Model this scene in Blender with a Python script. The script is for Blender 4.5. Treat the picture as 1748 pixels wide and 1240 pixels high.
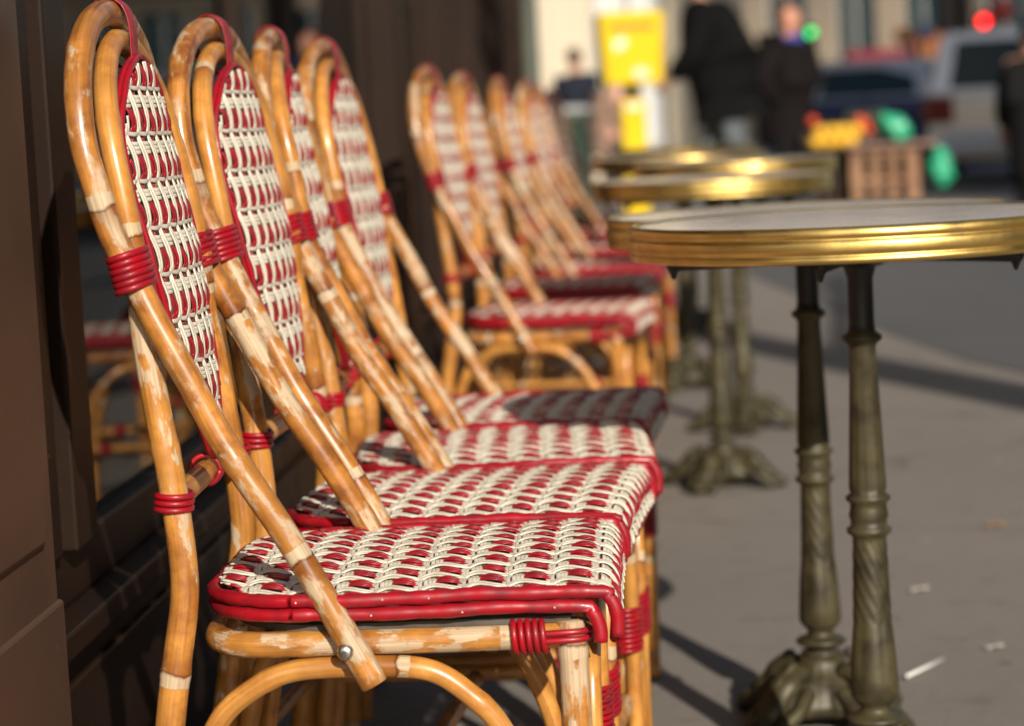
import bpy, math, random
import numpy as np
from mathutils import Vector, Matrix
random.seed(7); rng = np.random.default_rng(7)
PI = math.pi
for o in list(bpy.data.objects): bpy.data.objects.remove(o)
S = bpy.context.scene
COL = S.collection

# ------------------------------------------------------------------ camera
F_PX, CX, CY, CAM_H = 4127.0, 874.0, 620.0, 0.88
_p, _q, _roll = 1100 - CX, CY - 200, .045
Yc = np.array([_p, _q, -F_PX]); Yc /= np.linalg.norm(Yc)
Zc = np.linalg.solve(np.array([[1, 0, _p/F_PX], [0, 1, _q/F_PX], [_p, _q, -F_PX]]), [-_roll, 1, 0]); Zc /= np.linalg.norm(Zc)
Xc = np.cross(Yc, Zc)
R = Matrix([list(Xc), list(Yc), list(Zc)])
cam_d = bpy.data.cameras.new('camera'); cam = bpy.data.objects.new('camera', cam_d); COL.objects.link(cam)
cam.matrix_world = Matrix.Translation((0, 0, CAM_H)) @ R.to_4x4()
cam_d.sensor_width = 36; cam_d.lens = 36*F_PX/1748
cam_d.clip_start = .05; cam_d.clip_end = 600
cam_d.dof.use_dof = True; cam_d.dof.focus_distance = 2.36; cam_d.dof.aperture_fstop = 4.2
cam_d.dof.aperture_blades = 8
S.camera = cam
S.render.resolution_x, S.render.resolution_y = 1024, 726

# ------------------------------------------------------------------ light
SUN_AZ, SUN_EL = math.radians(19), math.radians(24)      # azimuth from -Y towards +X
sdir = Vector((math.sin(SUN_AZ)*math.cos(SUN_EL), -math.cos(SUN_AZ)*math.cos(SUN_EL), math.sin(SUN_EL)))
W = bpy.data.worlds.new('World'); S.world = W; W.use_nodes = True
nt = W.node_tree; bg = nt.nodes['Background']
sky = nt.nodes.new('ShaderNodeTexSky'); sky.sky_type = 'NISHITA'; sky.sun_disc = False
sky.sun_elevation = SUN_EL; sky.sun_rotation = PI - SUN_AZ
nt.links.new(sky.outputs[0], bg.inputs[0]); bg.inputs[1].default_value = .095
sl = bpy.data.lights.new('sun', 'SUN'); sun = bpy.data.objects.new('sun', sl); COL.objects.link(sun)
sl.energy = 5.0; sl.angle = math.radians(.5); sl.color = (1, .93, .82)
sun.rotation_euler = sdir.to_track_quat('Z', 'Y').to_euler()
S.view_settings.view_transform = 'Standard'; S.view_settings.look = 'None'
S.view_settings.exposure = 0.10; S.view_settings.gamma = 1

# ------------------------------------------------------------------ materials
def mat(name, col, rough=.6, metal=0, coat=0, spec=.5):
    m = bpy.data.materials.new(name); m.use_nodes = True
    b = m.node_tree.nodes['Principled BSDF']
    b.inputs['Base Color'].default_value = (*col, 1); b.inputs['Roughness'].default_value = rough
    b.inputs['Metallic'].default_value = metal; b.inputs['Coat Weight'].default_value = coat
    b.inputs['Coat Roughness'].default_value = .15; b.inputs['Specular IOR Level'].default_value = spec
    return m
def N(m, t, **kw):
    n = m.node_tree.nodes.new(t)
    for k, v in kw.items(): setattr(n, k, v)
    return n
def L(m, a, b): m.node_tree.links.new(a, b)
def noise_node(m, scale, detail=4, coord='Object', stretch=None, rough=.5):
    tc = N(m, 'ShaderNodeTexCoord'); n = N(m, 'ShaderNodeTexNoise')
    n.inputs['Scale'].default_value = scale; n.inputs['Detail'].default_value = detail; n.inputs['Roughness'].default_value = rough
    mp = N(m, 'ShaderNodeMapping'); L(m, tc.outputs[coord], mp.inputs['Vector'])
    if stretch: mp.inputs['Scale'].default_value = stretch
    oi = N(m, 'ShaderNodeObjectInfo'); mul = N(m, 'ShaderNodeMath', operation='MULTIPLY'); mul.inputs[1].default_value = 37.0
    L(m, oi.outputs['Random'], mul.inputs[0])
    cx = N(m, 'ShaderNodeCombineXYZ'); 
    for i in range(3): L(m, mul.outputs[0], cx.inputs[i])
    L(m, cx.outputs[0], mp.inputs['Location']); L(m, mp.outputs[0], n.inputs['Vector'])
    return n
def ramp(m, src, stops):
    r = N(m, 'ShaderNodeValToRGB'); e = r.color_ramp.elements
    while len(e) < len(stops): e.new(.5)
    for i, (p, c) in enumerate(stops):
        e[i].position = p; e[i].color = (*c, 1) if len(c) == 3 else c
    L(m, src, r.inputs[0]); return r
def mix(m, fac, a, b, bt='MIX'):
    n = N(m, 'ShaderNodeMix', data_type='RGBA', blend_type=bt)
    if hasattr(fac, 'links'): L(m, fac, n.inputs[0])
    else: n.inputs[0].default_value = fac
    for s, v in ((n.inputs[6], a), (n.inputs[7], b)):
        if hasattr(v, 'links'): L(m, v, s)
        else: s.default_value = (*v, 1)
    return n.outputs[2]
def bump(m, src, strength=.3, dist=.01, chain=None):
    b = N(m, 'ShaderNodeBump'); b.inputs['Strength'].default_value = strength; b.inputs['Distance'].default_value = dist
    L(m, src, b.inputs['Height'])
    if chain is not None: L(m, chain, b.inputs['Normal'])
    L(m, b.outputs[0], m.node_tree.nodes['Principled BSDF'].inputs['Normal']); return b.outputs[0]
def BC(m): return m.node_tree.nodes['Principled BSDF'].inputs['Base Color']
def RG(m): return m.node_tree.nodes['Principled BSDF'].inputs['Roughness']
def noisy(name, c1, c2, scale, rough=.6, metal=0, lo=.35, hi=.65, bmp=0, bdist=.003, coat=0, rr=None):
    m = mat(name, c1, rough, metal, coat)
    n = noise_node(m, scale, 6); r = ramp(m, n.outputs[0], [(lo, c1), (hi, c2)]); L(m, r.outputs[0], BC(m))
    if rr:
        q = ramp(m, n.outputs[0], [(lo, (rr[0],)*3), (hi, (rr[1],)*3)]); L(m, q.outputs[0], RG(m))
    if bmp: bump(m, n.outputs[0], bmp, bdist)
    return m

def rattan_mat(name, base, dark, pale, patch=.56, seed=0.0):
    """varnished rattan cane: u along the cane (m), v around it"""
    m = mat(name, base, .32, 0, .35)
    tc = N(m, 'ShaderNodeTexCoord'); oi = N(m, 'ShaderNodeObjectInfo')
    mul = N(m, 'ShaderNodeMath', operation='MULTIPLY_ADD'); mul.inputs[1].default_value = 23.0; mul.inputs[2].default_value = seed
    L(m, oi.outputs['Random'], mul.inputs[0])
    def nz(scale, st, detail=5, src='Object'):
        mp = N(m, 'ShaderNodeMapping'); mp.inputs['Scale'].default_value = st
        cx = N(m, 'ShaderNodeCombineXYZ')
        for i in range(3): L(m, mul.outputs[0], cx.inputs[i])
        L(m, cx.outputs[0], mp.inputs['Location'])
        L(m, tc.outputs[src], mp.inputs['Vector'])
        n = N(m, 'ShaderNodeTexNoise'); n.inputs['Scale'].default_value = scale; n.inputs['Detail'].default_value = detail
        n.inputs['Roughness'].default_value = .62; L(m, mp.outputs[0], n.inputs['Vector']); return n.outputs[0]
    fib = nz(1, (9, 420, 1), 3, 'UV')            # fibres along the cane
    blot = nz(26, (1, 1, 1), 6)                  # brown blotches
    big = nz(9, (1, 1, 1), 3)
    peel = nz(1, (30, 62, 1), 9, 'UV')
    peelmask = nz(7.5, (1, 1, 1), 2)
    col = mix(m, ramp(m, blot, [(.40, (0, 0, 0)), (.66, (1, 1, 1))]).outputs[0], base, dark)
    col = mix(m, ramp(m, big, [(.42, (0, 0, 0)), (.62, (.75, .75, .75))]).outputs[0], col, tuple(b*.62 for b in base))
    stk = nz(1, (7, 150, 1), 4, 'UV'); col = mix(m, ramp(m, stk, [(.54, (0, 0, 0)), (.68, (.65, .65, .65))]).outputs[0], col, tuple(d*.9 for d in dark))
    fr = ramp(m, fib, [(.3, (.80, .76, .70)), (.7, (1.08, 1.06, 1.0))])
    col = mix(m, 1.0, col, fr.outputs[0], 'MULTIPLY')
    # peeled varnish: pale islands with hard borders
    add = N(m, 'ShaderNodeMath', operation='MULTIPLY_ADD'); L(m, peelmask, add.inputs[0]); add.inputs[1].default_value = .75; L(m, peel, add.inputs[2])
    pm = ramp(m, add.outputs[0], [(patch*1.62-.03, (0, 0, 0)), (patch*1.62+.02, (.45, .45, .45)), (patch*1.62+.085, (.95, .95, .95))])
    # cane nodes: a ring every ~17 cm
    sep = N(m, 'ShaderNodeSeparateXYZ'); L(m, tc.outputs['UV'], sep.inputs[0])
    ad2 = N(m, 'ShaderNodeMath', operation='MULTIPLY_ADD'); L(m, sep.outputs[0], ad2.inputs[0]); ad2.inputs[1].default_value = 1/.37; L(m, mul.outputs[0], ad2.inputs[2])
    w1 = N(m, 'ShaderNodeMath', operation='MULTIPLY_ADD'); L(m, peel, w1.inputs[0]); w1.inputs[1].default_value = .035; L(m, ad2.outputs[0], w1.inputs[2])
    fr2 = N(m, 'ShaderNodeMath', operation='FRACT'); L(m, w1.outputs[0], fr2.inputs[0])
    ring = ramp(m, fr2.outputs[0], [(.0, (0, 0, 0)), (.006, (1, 1, 1)), (.030, (1, 1, 1)), (.060, (0, 0, 0))])
    rn = N(m, 'ShaderNodeMath', operation='MULTIPLY_ADD'); L(m, ring.outputs[0], rn.inputs[0]); rn.inputs[1].default_value = .62; L(m, peel, rn.inputs[2])
    rg_ = ramp(m, rn.outputs[0], [(.92, (0, 0, 0)), (.97, (1, 1, 1))])
    scr = nz(1, (330, 46, 1), 4, 'UV'); scm = nz(12, (1, 1, 1), 2)
    sa = N(m, 'ShaderNodeMath', operation='MULTIPLY_ADD'); L(m, scm, sa.inputs[0]); sa.inputs[1].default_value = .8; L(m, scr, sa.inputs[2])
    sc_ = ramp(m, sa.outputs[0], [(1.02, (0, 0, 0)), (1.07, (.75, .75, .75))])
    mx0 = N(m, 'ShaderNodeMath', operation='MAXIMUM'); L(m, pm.outputs[0], mx0.inputs[0]); L(m, rg_.outputs[0], mx0.inputs[1])
    mx = N(m, 'ShaderNodeMath', operation='MAXIMUM'); L(m, mx0.outputs[0], mx.inputs[0]); L(m, sc_.outputs[0], mx.inputs[1])
    palec = mix(m, ramp(m, fib, [(.35, (0, 0, 0)), (.65, (1, 1, 1))]).outputs[0], pale, tuple(p*.62 for p in pale))
    col = mix(m, mx.outputs[0], col, palec)
    edge = ramp(m, fr2.outputs[0], [(0, (.30, .2, .15)), (.004, (.35, .25, .2)), (.010, (1, 1, 1)), (.93, (1, 1, 1)), (1.0, (.62, .48, .38))])
    col = mix(m, 1.0, col, edge.outputs[0], 'MULTIPLY')
    L(m, col, BC(m))
    rr = ramp(m, mx.outputs[0], [(0, (.34,)*3), (1, (.65,)*3)]); L(m, rr.outputs[0], RG(m))
    cw = ramp(m, mx.outputs[0], [(0, (.28,)*3), (1, (.03,)*3)]); L(m, cw.outputs[0], m.node_tree.nodes['Principled BSDF'].inputs['Coat Weight'])
    inv = N(m, 'ShaderNodeMath', operation='SUBTRACT'); inv.inputs[0].default_value = 1; L(m, mx.outputs[0], inv.inputs[1])
    c = bump(m, fib, .12, .0015); bump(m, inv.outputs[0], .5, .0006, c)
    return m

M = {}
M['cane'] = rattan_mat('cane_worn', (.66, .295, .062), (.27, .085, .017), (.62, .45, .28), .603)
M['cane_dark'] = rattan_mat('cane_hoop', (.58, .245, .052), (.20, .062, .014), (.62, .46, .29), .572, 3.3)
M['cane_smooth'] = rattan_mat('cane_smooth', (.68, .32, .072), (.42, .16, .03), (.64, .46, .27), .66, 7.1)
def plastic(name, c1, c2, rough):
    m = mat(name, c1, rough, 0, .15); n = noise_node(m, 55, 5)
    L(m, ramp(m, n.outputs[0], [(.4, c1), (.72, c2)]).outputs[0], BC(m))
    n2 = noise_node(m, 260, 3); bump(m, n2.outputs[0], .10, .0008); 
    L(m, ramp(m, n.outputs[0], [(.3, (rough,)*3), (.8, (rough+.22,)*3)]).outputs[0], RG(m)); return m
M['red'] = plastic('red_strand', (.37, .003, .011), (.20, .006, .012), .36)
M['cream'] = plastic('cream_strand', (.74, .68, .56), (.60, .53, .41), .36)
M['steel'] = noisy('bolt_steel', (.80, .77, .68), (.50, .45, .36), 300, .36, 1)
M['ply'] = noisy('seat_board', (.10, .085, .07), (.05, .04, .03), 30, .8)
M['brass'] = noisy('brass_rim', (.86, .60, .20), (.62, .40, .11), 30, .3, 1, .3, .75, rr=(.30, .48), bmp=.35, bdist=.002)
M['top'] = noisy('table_top', (.66, .60, .55), (.46, .41, .38), 14, .3, 0, .35, .65, rr=(.16, .34))
tt = M['top']; sp_ = noise_node(tt, 420, 2); base_ = BC(tt).links[0].from_socket
L(tt, mix(tt, ramp(tt, sp_.outputs[0], [(.58, (0, 0, 0)), (.66, (.6, .6, .6))]).outputs[0], base_, (.20, .18, .17)), BC(tt))
M['iron'] = noisy('painted_cast_iron', (.072, .060, .027), (.028, .021, .010), 30, .5, .2, .38, .66, .5, .003)
M['black_iron'] = mat('black_iron', (.012, .012, .012), .5)
def wood_brown(name, c1, c2, spec=.3):
    m = noisy(name, c1, c2, 6, .42, 0, .3, .7)
    n2 = noise_node(m, 110, 4); bump(m, n2.outputs[0], .15, .001)
    ch = noise_node(m, 75, 3, rough=.7); wear = noise_node(m, 2.5, 3)
    ad = N(m, 'ShaderNodeMath', operation='MULTIPLY_ADD'); L(m, wear.outputs[0], ad.inputs[0]); ad.inputs[1].default_value = .35; L(m, ch.outputs[0], ad.inputs[2])
    base_ = BC(m).links[0].from_socket
    L(m, mix(m, ramp(m, ad.outputs[0], [(.90, (0, 0, 0)), (.93, (.7, .7, .7))]).outputs[0], base_, (.22, .17, .13)), BC(m))
    m.node_tree.nodes['Principled BSDF'].inputs['Specular IOR Level'].default_value = spec
    return m
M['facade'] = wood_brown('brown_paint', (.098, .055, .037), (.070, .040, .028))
M['facade_shaded'] = wood_brown('brown_paint_shaded', (.026, .014, .009), (.017, .010, .007), .12)  # same brown paint, shade put into its colour to dull sunlit faces
def glass_mat(name, tint, f=1.0):
    m = bpy.data.materials.new(name); m.use_nodes = True; n = m.node_tree; n.nodes.clear()
    o = n.nodes.new('ShaderNodeOutputMaterial'); mx = n.nodes.new('ShaderNodeMixShader')
    t = n.nodes.new('ShaderNodeBsdfTransparent'); t.inputs[0].default_value = (*tint, 1)
    g = n.nodes.new('ShaderNodeBsdfGlossy'); g.inputs['Roughness'].default_value = .015
    fr = n.nodes.new('ShaderNodeFresnel'); fr.inputs[0].default_value = 1.5
    n.links.new(fr.outputs[0], mx.inputs[0]); n.links.new(t.outputs[0], mx.inputs[1]); n.links.new(g.outputs[0], mx.inputs[2])
    n.links.new(mx.outputs[0], o.inputs[0]); return m
M['glass'] = glass_mat('window_glass', (.55, .55, .52))
M['carglass'] = mat('car_glass', (.020, .036, .042), .08, spec=.25)

def emit(name, col, s):
    m = mat(name, col, .4); b = m.node_tree.nodes['Principled BSDF']
    b.inputs['Emission Color'].default_value = (*col, 1); b.inputs['Emission Strength'].default_value = s; return m

# ------------------------------------------------------------------ mesh helpers
class MB:
    def __init__(s): s.v = []; s.f = []; s.mi = []; s.uv = []; s.n = 0
    def add(s, verts, faces, mi=0, uvs=None):
        """verts (n,3), faces list of tuples, uvs per-face list of tuples"""
        b = s.n; s.v.append(np.asarray(verts, float)); s.n += len(verts)
        for i, f in enumerate(faces):
            s.f.append(tuple(x+b for x in f)); s.mi.append(mi)
            s.uv.append(uvs[i] if uvs is not None else [(0, 0)]*len(f))
        return s
    def mesh(s, name, mats, smooth=True, flat_angle=None):
        me = bpy.data.meshes.new(name)
        me.from_pydata(np.concatenate(s.v).tolist(), [], s.f)
        for m in mats: me.materials.append(m)
        me.polygons.foreach_set('material_index', s.mi)
        me.polygons.foreach_set('use_smooth', [smooth]*len(s.f))
        ul = me.uv_layers.new(name='UVMap')
        ul.data.foreach_set('uv', [c for f in s.uv for p in f for c in p])
        me.update()
        if flat_angle is not None: me.set_sharp_from_angle(angle=math.radians(flat_angle))
        return me
    def obj(s, name, mats, parent=None, smooth=True, flat_angle=None, bevel=0):
        if not isinstance(mats, (list, tuple)): mats = [mats]
        o = bpy.data.objects.new(name, s.mesh(name, mats, smooth, flat_angle)); COL.objects.link(o)
        if parent is not None: o.parent = parent
        if bevel:
            md = o.modifiers.new('bevel', 'BEVEL'); md.width = bevel; md.segments = 2; md.limit_method = 'ANGLE'
        return o
    def box(s, lo, hi, mi=0):
        (x0, y0, z0), (x1, y1, z1) = lo, hi
        v = [(x0,y0,z0),(x1,y0,z0),(x1,y1,z0),(x0,y1,z0),(x0,y0,z1),(x1,y0,z1),(x1,y1,z1),(x0,y1,z1)]
        return s.add(v, [(0,3,2,1),(4,5,6,7),(0,1,5,4),(1,2,6,5),(2,3,7,6),(3,0,4,7)], mi)
    def tube(s, pts, r, sides=12, closed=False, mi=0, caps=True, sx=1.0, sz=1.0, up=None):
        pts = np.asarray(pts, float); n = len(pts)
        rr = np.full(n, r) if np.isscalar(r) else np.asarray(r, float)
        if closed: T = np.roll(pts, -1, 0)-np.roll(pts, 1, 0)
        else: T = np.gradient(pts, axis=0)
        T /= np.linalg.norm(T, axis=1)[:, None]+1e-12
        a = np.array(up if up is not None else (0, 0, 1.0))
        if abs(T[0] @ a) > .95: a = np.array((0, 1.0, 0)) if up is None else np.array((1.0, 0.3, 0))
        U = np.zeros((n, 3)); u = a-T[0]*(T[0] @ a); u /= np.linalg.norm(u)
        for i in range(n):
            if up is not None:
                u2 = a-T[i]*(T[i] @ a); l = np.linalg.norm(u2)
                u = u2/l if l > .15 else (lambda w: w/np.linalg.norm(w))(u-T[i]*(T[i] @ u))
            else:
                u = u-T[i]*(T[i] @ u); u /= np.linalg.norm(u)
            U[i] = u
        B = np.cross(T, U)
        th = np.arange(sides)*2*PI/sides
        V = (pts[:, None, :]+rr[:, None, None]*(sx*np.cos(th)[None, :, None]*B[:, None, :]+sz*np.sin(th)[None, :, None]*U[:, None, :])).reshape(-1, 3)
        d = np.concatenate([[0], np.cumsum(np.linalg.norm(np.diff(pts, axis=0), axis=1))])
        F = []; UVs = []; per = 2*PI*rr.mean()
        m = n if closed else n-1
        for i in range(m):
            j = (i+1) % n; d0 = d[i]; d1 = d[j] if j else d[i]+.01
            for k in range(sides):
                k2 = (k+1) % sides
                F.append((i*sides+k, i*sides+k2, j*sides+k2, j*sides+k))
                v0 = per*k/sides; v1 = per*(k+1)/sides
                UVs.append([(d0, v0), (d0, v1), (d1, v1), (d1, v0)])
        if caps and not closed:
            F.append(tuple(range(sides))[::-1]); UVs.append([(d[0], 0)]*sides)
            F.append(tuple((n-1)*sides+k for k in range(sides))); UVs.append([(d[-1], 0)]*sides)
        return s.add(V, F, mi, UVs)
    def lathe(s, prof, seg=32, center=(0, 0, 0), mi=0, rf=None, axis='z'):
        """prof list of (r,z)"""
        V = []; F = []
        for i, (r, z) in enumerate(prof):
            for k in range(seg):
                t = 2*PI*k/seg; rr = r*(rf(t, z) if rf else 1)
                p = (rr*math.cos(t), rr*math.sin(t), z)
                if axis == 'y': p = (p[0], p[2], p[1])
                if axis == 'x': p = (p[2], p[0], p[1])
                V.append((p[0]+center[0], p[1]+center[1], p[2]+center[2]))
        for i in range(len(prof)-1):
            for k in range(seg):
                k2 = (k+1) % seg; F.append((i*seg+k, i*seg+k2, (i+1)*seg+k2, (i+1)*seg+k))
        F.append(tuple(range(seg))[::-1]); F.append(tuple((len(prof)-1)*seg+k for k in range(seg)))
        return s.add(V, F, mi)
    def prism(s, poly, y0, y1, mi=0, plane='xz'):
        n = len(poly)
        def P(a, b, c): return (a, c, b) if plane == 'xz' else ((c, a, b) if plane == 'yz' else (a, b, c))
        V = [P(a, b, y0) for a, b in poly]+[P(a, b, y1) for a, b in poly]
        F = [tuple(range(n)), tuple(range(2*n-1, n-1, -1))]+[(i, (i+1) % n+0, (i+1) % n+n, i+n)[::-1] for i in range(n)]
        return s.add(V, F, mi)

def smooth_path(P, step=.006):
    P = np.asarray(P, float); Q = np.vstack([2*P[0]-P[1], P, 2*P[-1]-P[-2]]); out = []
    for i in range(1, len(Q)-2):
        l = np.linalg.norm(Q[i+1]-Q[i]); k = max(2, int(l/step))
        for j in range(k):
            t = j/k; a, b, c, d = Q[i-1], Q[i], Q[i+1], Q[i+2]
            out.append(.5*((2*b)+(-a+c)*t+(2*a-5*b+4*c-d)*t*t+(-a+3*b-3*c+d)*t**3))
    out.append(P[-1]); return np.array(out)
def wob(P, amp, freq=40, seed=0):
    r = np.random.default_rng(abs(seed)); d = np.concatenate([[0], np.cumsum(np.linalg.norm(np.diff(P, axis=0), axis=1))])
    Q = P.copy()
    for a in range(3):
        for h in (1, 2.3): Q[:, a] += amp/h*np.sin(d*freq*h+r.uniform(0, 6.28))
    return Q
def canes(P, r, seed=0):
    """radius with the slight swellings of cane nodes"""
    d = np.concatenate([[0], np.cumsum(np.linalg.norm(np.diff(P, axis=0), axis=1))])
    return r*(1+.065*np.exp(-((((d+seed*.07) % .21)-.1)/.006)**2)+.012*np.sin(d*31+seed))
def coil(c, axis, n, pitch, ra, rb, adir, tr, sides=8, jitter=.0):
    c = np.array(c, float); ax = np.array(axis, float); ax /= np.linalg.norm(ax)
    a = np.array(adir, float); a -= ax*(a @ ax); a /= np.linalg.norm(a); b = np.cross(ax, a)
    mb = MB(); P = []
    for i in range(int(n*24)+1):
        t = i/24*2*PI; h = (i/24-n/2)*pitch
        w = 1+jitter*math.sin(i*.11+n)
        P.append(c+ax*h+(a*math.cos(t)*ra+b*math.sin(t)*rb)*w)
    mb.tube(P, tr, sides); return mb

def tag(o, label=None, cat=None, group=None, kind=None):
    if label: o['label'] = label
    if cat: o['category'] = cat
    if group: o['group'] = group
    if kind: o['kind'] = kind
    return o
def empty(name, loc, rz, label, cat, group=None):
    o = bpy.data.objects.new(name, None); COL.objects.link(o); o.location = loc; o.rotation_euler = (0, 0, rz); o.empty_display_size = .1
    return tag(o, label, cat, group)
def copy_tree(o, parent=None):
    c = o.copy(); COL.objects.link(c)
    if parent is not None: c.parent = parent
    for ch in list(o.children): copy_tree(ch, c)
    return c

# ------------------------------------------------------------------ ground
g = MB(); g.add([(-60, -40, 0), (90, -40, 0), (90, 200, 0), (-60, 200, 0)], [(0, 1, 2, 3)])
m = mat('pavement_asphalt', (.16, .14, .12), .85)
n1 = noise_node(m, .9, 5); n2 = noise_node(m, 160, 3); n3 = noise_node(m, 14, 6)
c = ramp(m, n1.outputs[0], [(.3, (.235, .198, .165)), (.7, (.190, .162, .138))]).outputs[0]
c = mix(m, ramp(m, n2.outputs[0], [(.4, (0, 0, 0)), (.62, (.5, .5, .5))]).outputs[0], c, (.27, .245, .215))
c = mix(m, ramp(m, n3.outputs[0], [(.56, (0, 0, 0)), (.72, (.35, .35, .35))]).outputs[0], c, (.11, .095, .08))
def spots(m, c, scale, thr, col, fac=.8):
    tc = N(m, 'ShaderNodeTexCoord'); v = N(m, 'ShaderNodeTexVoronoi'); v.inputs['Scale'].default_value = scale; L(m, tc.outputs['Object'], v.inputs['Vector'])
    return mix(m, ramp(m, v.outputs['Distance'], [(thr, (fac,)*3), (thr*1.25, (0, 0, 0))]).outputs[0], c, col)
c = spots(m, c, 4.0, .05, (.34, .31, .28), .7); c = spots(m, c, 6.3, .055, (.085, .075, .07), .75); c = spots(m, c, 13.0, .05, (.30, .22, .15), .7)
tc = N(m, 'ShaderNodeTexCoord'); vo = N(m, 'ShaderNodeTexVoronoi', feature='DISTANCE_TO_EDGE'); vo.inputs['Scale'].default_value = .55
nw = N(m, 'ShaderNodeTexNoise'); nw.inputs['Scale'].default_value = 2.2; nw.inputs['Detail'].default_value = 6; L(m, tc.outputs['Object'], nw.inputs['Vector'])
va = N(m, 'ShaderNodeMixRGB'); va.blend_type = 'ADD'; va.inputs[0].default_value = .35; L(m, tc.outputs['Object'], va.inputs[1]); L(m, nw.outputs['Color'], va.inputs[2]); L(m, va.outputs[0], vo.inputs['Vector'])
c = mix(m, ramp(m, vo.outputs['Distance'], [(0, (.6,)*3), (.006, (0, 0, 0))]).outputs[0], c, (.06, .052, .045))
L(m, c, BC(m)); bump(m, n2.outputs[0], .5, .003)
tag(g.obj('pavement', m), kind='structure')
M['pave'] = m
g = MB(); g.add([(.48+.10, 12.6, .004), (.90, 9.4, .004), (1.05, 8.3, .004), (2.6, 2.0, .004), (6, -30, .004), (80, -30, .004), (80, 190, .004), (1.6, 190, .004), (.40, 26, .004), (.40, 15, .004)], [tuple(range(10))])
m = mat('road_asphalt', (.05, .05, .052), .8)
n1 = noise_node(m, 1.2, 5); n2 = noise_node(m, 200, 3)
c = ramp(m, n1.outputs[0], [(.3, (.098, .093, .092)), (.7, (.076, .074, .075))]).outputs[0]
c = mix(m, ramp(m, n2.outputs[0], [(.45, (0, 0, 0)), (.65, (.4, .4, .4))]).outputs[0], c, (.16, .155, .15))
L(m, c, BC(m)); bump(m, n2.outputs[0], .5, .004)
tag(g.obj('road', m), kind='structure')

# ------------------------------------------------------------------ woven surface
def weave(mb, u0, u1, v0, v1, inside, surf, p=.0205, W=.0056, T=.0021, A=.0025, step=.0024, cross_W=.0047, seed=1, n_long=3, rev=1, dip=.6, flat=False, slant=.0045, pv=None):
    r = np.random.default_rng(seed)
    ctr_v = (v0+v1)/2
    def run(points_uvh, mi, w, th):
        P, Nn = [], []
        for (u, v, h) in points_uvh:
            a, nrm = surf(u, v); P.append(a+nrm*h); Nn.append(nrm)
        P = np.array(P); Nn = np.array(Nn); T_ = np.gradient(P, axis=0); T_ /= np.linalg.norm(T_, axis=1)[:, None]+1e-12
        B = np.cross(T_, Nn); B /= np.linalg.norm(B, axis=1)[:, None]; U = np.cross(B, T_)
        th_ = np.arange(8)*2*PI/8+PI/8; n = len(P)
        ca = np.sign(np.cos(th_))*np.abs(np.cos(th_))**.8; sa = np.sign(np.sin(th_))*np.abs(np.sin(th_))**.8
        V = (P[:, None, :]+w/2*ca[None, :, None]*B[:, None, :]+th/2*sa[None, :, None]*U[:, None, :]).reshape(-1, 3)
        F = [(i*8+k, i*8+(k+1) % 8, (i+1)*8+(k+1) % 8, (i+1)*8+k) for i in range(n-1) for k in range(8)]
        F += [tuple(range(8))[::-1], tuple((n-1)*8+k for k in range(8))]
        mb.add(V, F, mi)
    def segs(seq):
        cur = []
        for q in seq:
            if inside(q[0], q[1]): cur.append(q)
            else:
                if len(cur) > 3: yield cur
                cur = []
        if len(cur) > 3: yield cur
    P_ = 2*p; pv = pv or p; nj = int(math.ceil((v1-v0)/2/pv))+1
    for j in range(-nj, nj+1):
        vb = ctr_v+j*pv; red = j % 2; jr = r.uniform(-.035, .035)
        for s in range(n_long):
            wj = W*(.80 if flat else .84) if not red else W*(1.06 if flat else 1.0)
            off = (s-(n_long-1)/2)*wj*.97; ja = r.uniform(-.0006, .0006); jt = jr+r.uniform(-.025, .025); jh = r.uniform(-.0003, .0005); k_ = r.uniform(.85, 1.15)
            dp = dip*r.uniform(.8, 1.1)
            seq = []
            for u in np.arange(u0, u1+step, step):
                t = (rev*u/P_+jt) % 1.0
                if not red:
                    h = A*k_*((1+dp)*math.sin(PI*t)**.7-dp); pinch = .60+.40*math.sin(PI*t)**.8; sl = slant*math.sin(2*PI*t) if flat else slant*(2*t-1)*min(1, 7*t, 7*(1-t))
                else:
                    x0 = .30 if flat else .40; x = (t-x0)/(1-x0); h = A*k_*((2.05 if flat else 1.75)*math.sin(PI*x)**.7-.70) if x > 0 else -A*.70
                    pinch = .80+.40*(math.sin(PI*x) if x > 0 else 0); sl = slant*math.sin(2*PI*t) if flat else slant*(2*t-1)*min(1, 7*t, 7*(1-t))
                seq.append((u, vb+off*pinch+ja+sl, h+jh))
            for sg in segs(seq): run(sg, red, wj, T)
    cr = ((-.045, 0), (.045, 0), (.185, 1), (.275, 1), (.365, 1)) if flat else ((.0, 0), (.20, 1), (.29, 1), (.38, 1))
    for i in range(-40, 41):
        for t, kn in cr:
            uc = (i+t)*P_*rev; ja = r.uniform(-.0003, .0003); jh = r.uniform(-.0003, .0003); seq = []
            if not u0 <= uc <= u1: continue
            for v in np.arange(v0, v1+step*.7, step*.7):
                c = math.cos(PI*(v-ctr_v)/pv)
                h = (-A*.75*c+.0002) if kn else (.0004-.0008*c if not flat else -.0002-.0012*c)
                seq.append((uc+ja+.0006*c, v, h+jh))
            for sg in segs(seq): run(sg, 0, cross_W*(.86 if kn else .95), T*.95)

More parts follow.
